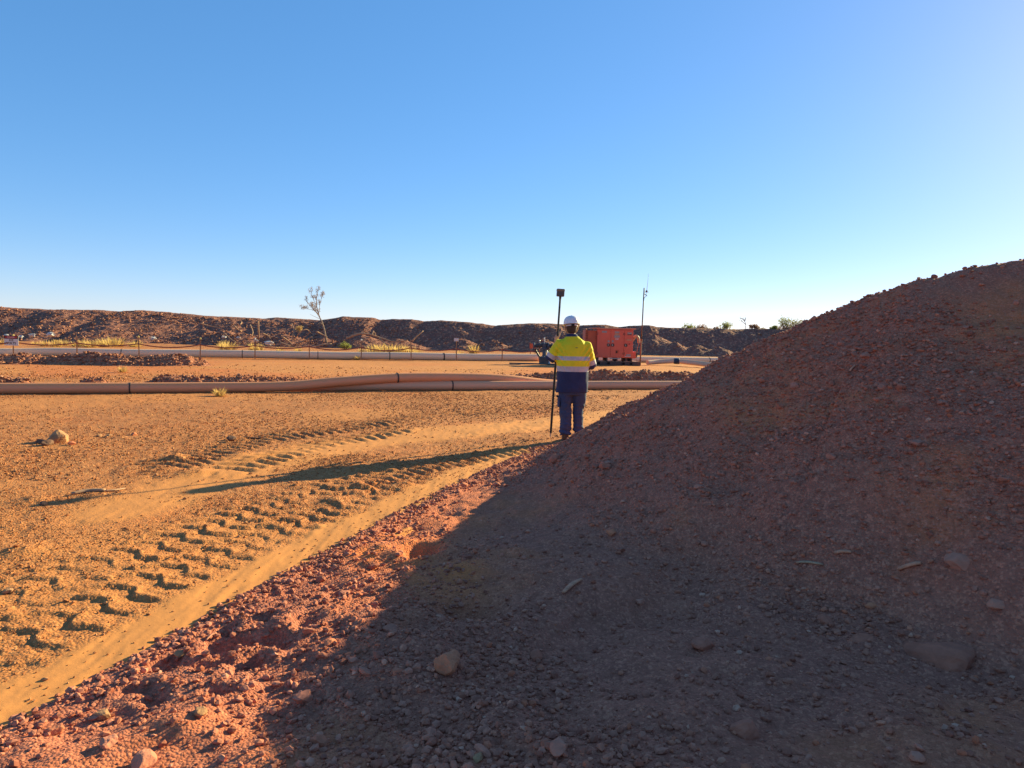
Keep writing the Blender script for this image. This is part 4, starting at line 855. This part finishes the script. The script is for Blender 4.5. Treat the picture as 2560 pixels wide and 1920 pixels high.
tag(person, 'person in yellow and navy work shirt, navy trousers and white helmet holding a pole', 'person')
bpy.context.view_layer.update()
PM = person.matrix_basis.copy(); PI = PM.inverted()
# the pole first: the hand closes on it
pyw = PY + 0.22
pb = Vector((at(1376, 1094, pyw).x, pyw, 0.0)); pb.z = float(ground_z(np.array([pb.x]), np.array([pyw]))[0]); ptop = at(1400.5, 745, pyw)
def on_pole(t): return pb.lerp(ptop, t)
def ploc(t): return PI @ on_pole(t)
hand_t = (1.56) / (ptop.z - pb.z); H = ploc(hand_t); AX = (ploc(hand_t + 0.05) - ploc(hand_t - 0.05)).normalized()

def rings(mb, rs, seg=28):
    """stack of horizontal ellipses (z, rx, ry, cx, cy)"""
    V = []; F = []
    for (z, rx, ry, cx, cy) in rs:
        for k in range(seg):
            a = 2 * math.pi * k / seg; c, s = math.cos(a), math.sin(a); V.append((cx + rx * math.copysign(abs(c) ** 0.85, c), cy + ry * math.copysign(abs(s) ** 0.85, s), z))
    n = len(rs)
    for i in range(n - 1):
        for k in range(seg): F.append((i * seg + k, i * seg + (k + 1) % seg, (i + 1) * seg + (k + 1) % seg, (i + 1) * seg + k))
    F += [tuple(reversed(range(seg))), tuple(range((n - 1) * seg, n * seg))]
    return mb.add(V, F)
def fuse(mb, voxel, smooth_it):
    """union of closed solids as one continuous surface: returns vertex and face arrays"""
    me = bpy.data.meshes.new('tmp'); me.from_pydata(mb.v, [], mb.f); me.update()
    bm = bmesh.new(); bm.from_mesh(me); bmesh.ops.recalc_face_normals(bm, faces=bm.faces[:]); bm.to_mesh(me); bm.free()
    o = bpy.data.objects.new('tmp', me); C.objects.link(o)
    m = o.modifiers.new('r', 'REMESH'); m.mode = 'VOXEL'; m.voxel_size = voxel
    if smooth_it: s = o.modifiers.new('s', 'SMOOTH'); s.iterations = smooth_it; s.factor = 0.5
    ev = bpy.data.meshes.new_from_object(o.evaluated_get(bpy.context.evaluated_depsgraph_get())); bpy.data.objects.remove(o)
    V = np.zeros(len(ev.vertices) * 3); ev.vertices.foreach_get('co', V); N = np.zeros(len(ev.vertices) * 3); ev.vertices.foreach_get('normal', N)
    F = np.zeros(len(ev.loops), int); ev.loops.foreach_get('vertex_index', F); V = V.reshape(-1, 3); N = N.reshape(-1, 3)
    assert len(F) == 4 * len(ev.polygons); return V, N, F.reshape(-1, 4)
def part(name, V, F, mask, mat, parent, smooth=True):
    Fm = F[mask]; used = np.unique(Fm); rm = np.full(len(V), -1); rm[used] = np.arange(len(used))
    return link(name, fast_mesh(name, V[used], rm[Fm], smooth), mat, parent)

SHL, ELL = Vector((-0.185, 0.0, 1.475)), Vector((-0.335, 0.05, 1.245))
WRL = H + Vector((-0.02, -0.055, -0.085))
SHR, ELR, WRR = Vector((0.205, 0.0, 1.448)), Vector((0.305, 0.03, 1.13)), Vector((0.15, 0.30, 1.13))
# --- body: head, neck, trunk, arms with hands, legs in one surface
body = MB()
rings(body, [(0.86, .16, .10, 0, 0), (1.1, .17, .11, 0, 0), (1.35, .19, .11, 0, 0), (1.46, .17, .09, 0, 0), (1.52, .07, .065, -0.005, 0.005), (1.58, .058, .062, -0.01, 0.015), (1.66, .056, .062, -0.012, 0.03)])
rings(body, [(1.615, .03, .035, -.012, .075), (1.635, .05, .07, -.012, .05), (1.67, .066, .088, -.012, .035), (1.72, .074, .098, -.012, .03), (1.77, .075, .099, -.012, .025), (1.81, .066, .085, -.012, .02), (1.838, .035, .045, -.012, .02)])
body.lathe([(0, -.02), (.013, -.012), (.017, 0.0), (.010, .03), (0, .04)], Matrix.Translation((-.012, .132, 1.705)), 10)   # nose
body.box((-.012, .118, 1.745), (.09, .02, .012), None, .004); body.box((-.012, .116, 1.655), (.045, .02, .010), None, .004)  # brow, lips
for s in (-1, 1): body.lathe([(0, -.032), (.014, -.024), (.018, 0), (.016, .02), (0, .03)], Matrix.Translation((-.012 + s * .080, .02, 1.715)), 10)   # ears
for (a, b, c) in ((SHL, ELL, WRL), (SHR, ELR, WRR)):
    body.tube([a, a.lerp(b, .5), b], [.055, .05, .042], 10); body.tube([b, b.lerp(c, .4), c], [.043, .042, .028], 10)
for s, hx in ((-1, -.105), (1, .10)):
    body.tube([(hx * .85, 0, .9), (hx * .98, .008, .62), (hx * (1.08 if s < 0 else .92), .018 if s < 0 else .035, .48), (hx * (1.08 if s < 0 else .86), .0 if s < 0 else .02, .28), (hx * (1.1 if s < 0 else .9), -.01, .08)], [.075, .06, .05, .045, .04], 10)
# left hand: palm on the near side, fingers round the pole
A = AX; side = Vector((-1, 0, 0)); back = Vector((0, -1, 0))
def rim(ang, h, r): return H + A * h + (side * math.cos(ang) + back * math.sin(ang)) * r
body.tube([WRL, WRL.lerp(rim(.9, -.03, .036), .6), rim(.9, .0, .036), rim(.9, .03, .036)], [.028, .034, .036, .026], 10, True, 0.62)
for k, (h, L) in enumerate(((.040, 2.9), (.018, 3.1), (-.004, 3.0), (-.025, 2.6))):
    body.tube([rim(.7 + .0 - q * L / 6 , h, .030 if q < 5 else .028) for q in range(7)], [.0105, .0105, .010, .010, .0095, .009, .008], 8)
body.tube([rim(1.2, -.01, .038), rim(1.9, .015, .036), rim(2.5, .04, .032), rim(2.8, .062, .030)], [.014, .0125, .011, .009], 8)
# right hand, relaxed and slightly curled in front of the belly
WD = (WRR - ELR).normalized(); U = Vector((0, 0, 1)); S = WD.cross(U).normalized()
body.tube([WRR, WRR + WD * .05, WRR + WD * .09], [.026, .036, .036], 10, True, 0.6)
for k, L in enumerate((.070, .078, .072, .056)):
    b0_ = WRR + WD * .085 + U * (.030 - .020 * k); body.tube([b0_, b0_ + WD * L * .45 - S * .006, b0_ + WD * L * .75 - S * .024, b0_ + WD * L * .80 - S * .045], [.010, .0095, .009, .008], 8)
body.tube([WRR + WD * .03 + U * .025, WRR + WD * .06 + U * .052 - S * .01, WRR + WD * .095 + U * .062 - S * .022], [.013, .012, .009], 8)
V, N, F = fuse(body, 0.0075, 2)
bo = part('body', V, F, np.ones(len(F), bool), M['skin'], person)
for s in (-1, 1): MB().lathe([(0, -.011), (.008, -.007), (.011, 0), (.008, .007), (0, .011)], Matrix.Translation((-.012 + s * .032, .116, 1.728)), 10).build('eye', M['helmet'], person, True)
hair = MB(); rings(hair, [(1.632, .050, .050, -.012, -.015), (1.66, .070, .085, -.012, .008), (1.71, .081, .102, -.012, .018), (1.77, .083, .106, -.012, .018), (1.80, .07, .09, -.012, .018)])
V, N, F = fuse(hair, 0.009, 1); cen = V[F].mean(1); part('hair', V, F, (cen[:, 1] < 0.055), M['hair'], person)

# --- shirt
shirt = MB()
rings(shirt, [(.735, .246, .15, -.024, 0), (.80, .244, .165, -.014, 0), (.95, .240, .17, -.002, 0), (1.10, .243, .172, 0, 0), (1.25, .245, .17, .002, 0), (1.38, .243, .16, .004, 0), (1.46, .225, .14, .006, 0), (1.52, .168, .112, .004, .004), (1.565, .112, .092, 0, .008), (1.60, .084, .084, -.006, .014), (1.622, .078, .080, -.008, .016)])
shirt.tube([SHL + Vector((.05, 0, -.01)), SHL, SHL.lerp(ELL, .5), ELL, ELL + (ELL - SHL).normalized() * .03], [.088, .092, .088, .083, .07], 16)
shirt.tube([SHR + Vector((-.05, 0, -.01)), SHR, SHR.lerp(ELR, .5), ELR, ELR + (ELR - SHR).normalized() * .03], [.078, .084, .080, .072, .06], 16)
shirt.tube([ELL, ELL.lerp(WRL, .5), WRL], [.070, .056, .042], 12); shirt.tube([ELR, ELR.lerp(WRR, .5), WRR], [.066, .054, .042], 12)
V, N, F = fuse(shirt, 0.011, 3)
f3 = lambda a, b, fr, sd: fbm(a + 3.1, b, fr, 3, sd)
fold = 0.010 * np.abs(f3(V[:, 0] * 1.0 + V[:, 2] * .35, V[:, 2] * .55 - V[:, 1], 9, 601)) + 0.012 * f3(V[:, 0] + V[:, 1], V[:, 2] * .8, 4.5, 607)
under = np.exp(-((np.abs(V[:, 0]) - 0.21) / .07) ** 2 - ((V[:, 2] - 1.30) / .13) ** 2)
fold = fold + 0.016 * under * np.sin((V[:, 0] * np.sign(V[:, 0]) * 1.2 - V[:, 2]) * 60)
V = V + N * (fold - 0.006)[:, None]
def cut(V, F, planes):
    me = bpy.data.meshes.new('tmp'); me.from_pydata([tuple(v) for v in V], [], [tuple(int(i) for i in f) for f in F]); bm = bmesh.new(); bm.from_mesh(me)
    for (co, no, sel) in planes:
        fs = [f for f in bm.faces if sel(f.calc_center_median())]; geom = set(fs)
        for f in fs: geom.update(f.edges); geom.update(f.verts)
        bmesh.ops.bisect_plane(bm, geom=list(geom), dist=1e-5, plane_co=co, plane_no=no)
    bmesh.ops.triangulate(bm, faces=bm.faces[:]); bm.verts.index_update()
    V2 = np.array([v.co[:] for v in bm.verts]); F2 = np.array([[v.index for v in f.verts] for f in bm.faces]); bm.free(); bpy.data.meshes.remove(me); return V2, F2
bn = Vector((0.035, 0, 1)); anyf = lambda c: True
dL, dR = ELL - SHL, ELR - SHR; farL = lambda c: c.x < -.235; farR = lambda c: c.x > .24
V, F = cut(V, F, [(Vector((0, 0, q_)), bn, anyf) for q_ in (1.055, 1.135, 1.225, 1.285)] + [(Vector((0, 0, 1.582)), Vector((0, 0, 1)), anyf)] + [(SHL + dL * q_, dL.normalized(), farL) for q_ in (.70, .93)] + [(SHR + dR * q_, dR.normalized(), farR) for q_ in (.74, .95)])
cen = V[F].mean(1); x_, z_ = cen[:, 0], cen[:, 2]
def arm_t(a, b):
    d = np.array(b - a); L = np.linalg.norm(d); d /= L; rel = cen - np.array(a); t = rel @ d; rad = np.linalg.norm(rel - np.outer(t, d), axis=1); return t / L, rad
tl, rl = arm_t(SHL, ELL); tr, rr_ = arm_t(SHR, ELR); tfl, rfl = arm_t(ELL, WRL); tfr, rfr = arm_t(ELR, WRR)
armL = (x_ < -.243 - .03 * (z_ < 1.3)) | ((tfl > .35) & (rfl < .08) & (cen[:, 1] > .10) & (x_ < -.2)); armR = (x_ > .252) | ((tfr > .25) & (rfr < .085) & (cen[:, 1] > .16))
arm = armL | armR
reg = np.full(len(F), 0)   # 0 yellow, 1 tape, 2 navy
tilt = z_ + 0.035 * x_
body_m = ~arm
reg[body_m & (tilt < 1.055)] = 2
reg[body_m & (tilt >= 1.055) & (tilt < 1.135)] = 1
reg[body_m & (tilt >= 1.225) & (tilt < 1.285)] = 3
reg[body_m & (z_ > 1.582)] = 5
reg[armL & (tl > .70)] = 4; reg[armL & (tl > .93)] = 6; reg[armL & (tfl > .12) & (rfl < .075) & (tl < 1.2) & (cen[:, 1] > .12)] = 6
reg[armR & (tr > .74)] = 7; reg[armR & (tr > .95)] = 8
part('shirt_yellow', V, F, reg == 0, M['hivis'], person)
part('shirt_skirt', V, F, reg == 2, M['navy'], person); part('collar', V, F, reg == 5, M['navy'], person)
part('reflective_band', V, F, reg == 1, M['reflect'], person); part('reflective_band', V, F, reg == 3, M['reflect'], person)
part('sleeve_band', V, F, reg == 4, M['reflect'], person); part('sleeve_band', V, F, reg == 7, M['reflect'], person)
part('cuff', V, F, reg == 6, M['navy'], person); part('cuff', V, F, reg == 8, M['navy'], person)
MB().box((0.03, -0.178, 1.415), (0.035, 0.004, 0.008)).build('loop', M['navy'], person)
# --- trousers and boots
tro = MB(); rings(tro, [(.70, .205, .13, -.004, 0), (.80, .215, .145, -.002, 0), (.95, .2, .14, 0, 0)])
tro.tube([(-.105, 0, .82), (-.114, .006, .62), (-.118, .018, .48), (-.116, 0, .28), (-.120, -.012, .085)], [.120, .104, .088, .080, .086], 18)
tro.tube([(.100, 0, .82), (.098, .010, .62), (.092, .035, .48), (.086, .02, .28), (.090, .0, .085)], [.120, .102, .086, .076, .082], 18)
V, N, F = fuse(tro, 0.011, 2)
legz = sstep(.75, .5, V[:, 2])
fold = legz * (0.020 * f3(V[:, 0] * .5, V[:, 2] + V[:, 1] * .5, 9, 611) + 0.014 * np.abs(f3(V[:, 0] + V[:, 1], V[:, 2] * 1.6, 10, 617)) + 0.016 * sstep(.3, .05, V[:, 2]) * np.sin(V[:, 2] * 85 + V[:, 0] * 22))
V = V + N * fold[:, None]; part('trousers', V, F, np.ones(len(F), bool), M['navy_trouser'], person)
MB().box((-.218, .0, .60), (.025, .12, .16), (0, R(4), 0), .01).build('pocket', M['navy_trouser'], person)
MB().box((-.236, .02, .68), (.03, .05, .03), None, .008).build('clip', M['black'], person)
for hx, rz in ((-.118, 14), (.102, -8)):
    bt = MB(); bt.tube([(0, -.075, .045), (0, 0, .05), (0, .09, .045), (0, .17, .035), (0, .205, .03)], [.044, .05, .050, .046, .025], 12, True, .85); bt.tube([(0, -.02, .04), (0, -.025, .16)], [.055, .055], 12)
    V, N, F = fuse(bt, .008, 2); b_ = part('boot', V, F, np.ones(len(F), bool), M['boot'], person); b_.location = (hx, 0, 0); b_.rotation_euler = (0, 0, R(-rz))
    MB().box((0, .05, .008), (.10, .29, .022), None, .01).build('sole', M['black'], b_)
# --- helmet
hm = empty('helmet', (-.012, .018, 1.775), (R(-7), 0, 0)); hm.parent = person
prof = [(0.119, -.012), (.121, .01), (.119, .035), (.108, .07), (.088, .096), (.058, .113), (.025, .120), (0.0, .121)]
sh = MB(); sh.lathe(prof + [(0.0, .115), (.056, .107), (.102, .068), (.112, .03), (.113, -.012)], None, 36, 0.98, 1.14); sh.build('shell', M['helmet'], hm, True, 45)
brim = MB(); nb = 36; V = []; F = []
for k in range(nb):
    a = 2 * math.pi * k / nb; c, s = math.cos(a), math.sin(a); ext = .014 + .045 * max(0, s) ** 1.5
    for (r, z) in ((.117, .0), (.119 + ext, -.008 - .006 * max(0, s)), (.119 + ext, -.013 - .006 * max(0, s)), (.115, -.006)): V.append((r * c * .98, r * s * 1.14, z))
for k in range(nb):
    for j in range(4): F.append((k * 4 + j, ((k + 1) % nb) * 4 + j, ((k + 1) % nb) * 4 + (j + 1) % 4, k * 4 + (j + 1) % 4))
brim.add(V, F).build('brim', M['helmet'], hm, True, 40)
MB().tube([(0, -.125, .03), (0, -.105, .085), (0, -.05, .117), (0, .04, .118), (0, .11, .085), (0, .13, .03)], [.003, .005, .006, .006, .005, .003], 8).build('ridge', M['helmet'], hm, True)
hb = MB(); V = []; F = []
for k in range(21):
    a = math.pi + math.pi * k / 20
    for (dr, z) in ((0, -.045), (0, -.022), (.004, -.022), (.004, -.045)): V.append(((.092 + dr) * math.cos(a), (.115 + dr) * math.sin(a), z))
for k in range(20):
    for j in range(4): F.append((k * 4 + j, (k + 1) * 4 + j, (k + 1) * 4 + (j + 1) % 4, k * 4 + (j + 1) % 4))
hb.add(V, F).build('headband', M['reflect'], hm)
MB().box((0, -.124, -.036), (.05, .018, .028), None, .006).build('ratchet', M['black'], hm)
M['strap'] = simple('tan_webbing', (0.55, 0.36, 0.20), (0.45, 0.28, 0.15), 12, 0.7)
for s in (-1, 1): MB().tube([(s * .108, -.01, -.01), (s * .102, -.005, -.06), (s * .085, .03, -.11), (s * .03, .075, -.155)], .008, 6).build('chin_strap', M['strap'], hm)

# ================================================================== SURVEY POLE
M['carbon'] = simple('black_carbon', (0.018, 0.016, 0.016), (0.03, 0.022, 0.02), 6, 0.4)
M['receiver'] = simple('khaki_receiver', (0.20, 0.155, 0.11), (0.16, 0.125, 0.09), 8, 0.55)
M['receiver_dark'] = simple('grey_receiver', (0.085, 0.075, 0.075), (0.07, 0.06, 0.06), 8, 0.5)
ax = (ptop - pb).normalized(); sv = empty('survey_pole', pb, ax.to_track_quat('Z', 'Y').to_euler()); tag(sv, 'tall black survey pole with boxy satellite receiver held in left hand', 'survey pole')
Lp = (ptop - pb).length
MB().lathe([(0, 0), (.004, .01), (.012, .07), (.016, .09), (.016, .1), (0, .1)], None, 10).build('point', M['steel'], sv)
MB().tube([(0, 0, .08), (0, 0, Lp * .56)], .0185, 12).build('lower_pole', M['carbon'], sv, True, 40)
MB().tube([(0, 0, Lp * .555), (0, 0, Lp)], .0155, 12).build('upper_pole', M['carbon'], sv, True, 40)
MB().lathe([(0, -.04), (.024, -.04), (.026, -.02), (.026, .03), (.021, .04), (0, .04)], Matrix.Translation((0, 0, Lp * .56)), 12).build('clamp', M['black'], sv, True, 40)
ct = MB(); ct.box((.035, -.01, Lp * .545), (.05, .03, .05), None, .005); ct.box((.06, .0, Lp * .565), (.04, .02, .06), (0, R(25), 0), .005); ct.build('bracket', M['steel'], sv)
MB().box((.02, .09, Lp * .60), (.10, .03, .20), (R(25), 0, 0), .008).build('controller', M['black'], sv)
rc = MB().lathe([(0, 0), (.016, 0), (.020, .05), (.05, .065), (0, .065)], Matrix.Translation((0, 0, Lp - .03)), 16).build('receiver_mount', M['carbon'], sv, True, 40)
MB().box((0.004, 0, Lp + .075), (.118, .118, .105), None, .014).build('receiver_body', M['receiver_dark'], sv)
MB().box((0.004, 0, Lp + .118), (.126, .126, .042), None, .016).build('receiver_top', M['receiver'], sv)
MB().box((.064, 0, Lp + .07), (.02, .05, .06), None, .006).build('battery_door', M['receiver'], sv)
MB().tube([(-.038, 0, Lp + .03), (-.040, 0, Lp - .12)], [.0065, .004], 8).build('radio_aerial', M['black'], sv)

# ================================================================== SINGLE ROCKS AND STICKS
ROCKC = {'orange': ((0.64, 0.21, 0.10), (0.46, 0.15, 0.075)), 'red': ((0.52, 0.16, 0.088), (0.36, 0.115, 0.066)), 'grey': ((0.60, 0.22, 0.13), (0.46, 0.165, 0.10)), 'pale': ((0.48, 0.24, 0.11), (0.28, 0.125, 0.06)), 'dark': ((0.14, 0.07, 0.045), (0.20, 0.10, 0.06))}
for k, (a, b) in ROCKC.items(): M['rock_' + k] = simple('rock_' + k, a, b, 14, 0.95, bmp=0.006, bscale=45, detail=8)
RV, RF = ico(4)
def rock(px, py, wpx, col, label, seed, shape=(1, .8, .62), sink=.28, name='rock', rotz=None):
    r = np.random.default_rng(seed); p = hit(px, py); D = (p - CAM).length; s = wpx / FPX * D / 2
    V = RV.copy()
    for _ in range(16):
        n = r.normal(size=3); n /= np.linalg.norm(n); h = r.uniform(.62, .92); d = V @ n; V = V - np.outer(np.maximum(d - h, 0) * .92, n)
    nz = fbm(V[:, 0] * 2 + V[:, 2], V[:, 1] * 2 - V[:, 2], 1.3, 4, seed % 50); V = V * (1 + .10 * nz)[:, None] * np.array(shape) * s
    o = link(name, fast_mesh(name, V, RF, False), M['rock_' + col]); o.location = p + Vector((0, 0, s * shape[2] * (1 - 2 * sink))); o.rotation_euler = (r.uniform(-.2, .2), r.uniform(-.2, .2), r.uniform(0, 6) if rotz is None else rotz)
    tag(o, label, 'rock'); return o
ROCKS = [(1120, 1672, 78, 'orange', 'blocky orange-brown rock in shade at the bottom centre of the heap'), (1340, 1648, 36, 'red', 'upright reddish stone right of the blocky orange-brown rock'), (1757, 1618, 64, 'red', 'rounded red rock on the shaded heap below the gully'),
         (2345, 1625, 170, 'red', 'broad half-buried red boulder near the right frame edge'), (2160, 1595, 74, 'red', 'half-buried reddish rock left of the broad buried boulder'), (2400, 1400, 78, 'grey', 'rounded grey-brown boulder sunk in the right side of the heap'), (2062, 1556, 44, 'red', 'small bright red stone above the half-buried reddish rock'),
         (1862, 1832, 82, 'red', 'rough dark red rock near the bottom right of the picture'), (1388, 1152, 46, 'red', 'dull red rock high on the heap just below the person'), (1512, 1168, 44, 'red', 'red rock beside the dull red rock under the person'), (1527, 1336, 28, 'orange', 'small orange stone midway up the shaded heap'), (1668, 1322, 26, 'red', 'small rosy stone right of the orange one on the heap'),
         (2492, 1520, 42, 'grey', 'angular grey stone at the far right edge of the heap'), (2176, 1517, 26, 'orange', 'small pale orange cube-like stone on the right of the heap'), (1020, 1680, 30, 'grey', 'oval grey stone left of the blocky orange-brown rock'), (1600, 1510, 26, 'grey', 'flat grey stone beside the dark gully of the heap'),
         (825, 1610, 34, 'orange', 'sunlit orange stone at the shadow edge on the heap toe'), (1745, 1220, 26, 'grey', 'pale angular stone on the upper heap slope'), (2290, 1900, 40, 'grey', 'grey stone at the bottom edge right of centre'), (1195, 1900, 36, 'pale', 'pale wedge-shaped stone at the bottom edge of the picture'),
         (256, 1795, 42, 'pale', 'flat pale stone by the track edge at lower left'), (272, 1862, 46, 'grey', 'rounded grey stone below the flat pale one at lower left'), (360, 1912, 64, 'grey', 'large grey stone cut by the bottom frame edge at lower left'), (500, 1782, 40, 'pale', 'flat yellowish slab on the sunlit heap toe'), (452, 1640, 30, 'pale', 'pale stone among the lip stones beside the track'), (130, 1834, 42, 'orange', 'orange stone in the lower left corner beside the track'),
         (148, 1104, 54, 'pale', 'big pale block of rock alone on the dirt at left'), (118, 1112, 34, 'dark', 'dark clod leaning against the big pale block'), (248, 1092, 16, 'pale', 'small pale stone right of the big pale block'), (271, 1092, 18, 'pale', 'second small pale stone right of the big pale block'), (335, 1088, 18, 'orange', 'small orange stone farther right of the big pale block'),
         (100, 1108, 26, 'dark', 'dark crumbled clod left of the big pale block'), (180, 1112, 20, 'orange', 'small orange clod in front of the big pale block'), (578, 1100, 28, 'dark', 'flat dark lump on the dirt above the long shadow'), (20, 1483, 26, 'pale', 'pale flat stone at the left frame edge'), (110, 1262, 22, 'dark', 'small dark clod on the left side of the yard'), (1160, 1216, 26, 'orange', 'orange clod on the lip of the heap near the shadow')]
for i, (px, py, w, col, lab) in enumerate(ROCKS):
    rock(px, py, w, col, lab, 700 + i, shape=(1, .85, .7) if i in (0, 26, 1, 10) else (1, .75, .5), sink=.33 if i == 26 else .2 if i in (0, 1) else .78 if i in (3, 4, 5) else .32)
def stick(pp, r, col, label, name='stick', lift=.012):
    P = [hit(*v) + Vector((0, 0, lift)) for v in pp]; path = spline(P, 4); n = len(path)
    o = MB().tube(path, [r * (.7 + .3 * math.sin(math.pi * k / (n - 1))) for k in range(n)], 7, True, .6).build(name, M[col], None, True); tag(o, label, 'stick'); return o
M['bleached'] = simple('bleached_wood', (0.70, 0.29, 0.16), (0.5, 0.2, 0.11), 10, 0.9, stretch=(4, 4, 1))
stick([(1408, 1488), (1430, 1468), (1453, 1453)], .016, 'bleached', 'bleached stick lying on the shaded heap near its middle')
stick([(1990, 1414), (2020, 1412), (2058, 1418)], .012, 'dry_twig', 'thin curved stick on the right part of the heap')
stick([(2245, 1428), (2275, 1420), (2302, 1415)], .018, 'bleached', 'pale wood splinter on the right part of the heap')
stick([(2085, 1392), (2105, 1388), (2128, 1388)], .016, 'bleached', 'flat wood chip above the thin curved stick')
stick([(180, 1238), (220, 1230), (262, 1228)], .03, 'dry_twig', 'strip of bark casting a shadow on the dirt at left')
stick([(262, 1230), (290, 1228), (312, 1224)], .014, 'dry_twig', 'thin twig beyond the end of the bark strip')
stick([(610, 1094), (640, 1097), (660, 1096)], .014, 'rock_dark', 'dark twig on the dirt beside the flat dark lump')
stick([(515, 1608), (530, 1598), (542, 1590)], .006, 'bleached', 'thin pale straw on the sunlit heap toe')
stick([(2124, 932), (2130, 925), (2137, 918)], .010, 'bleached', 'small pale stick high on the heap slope')
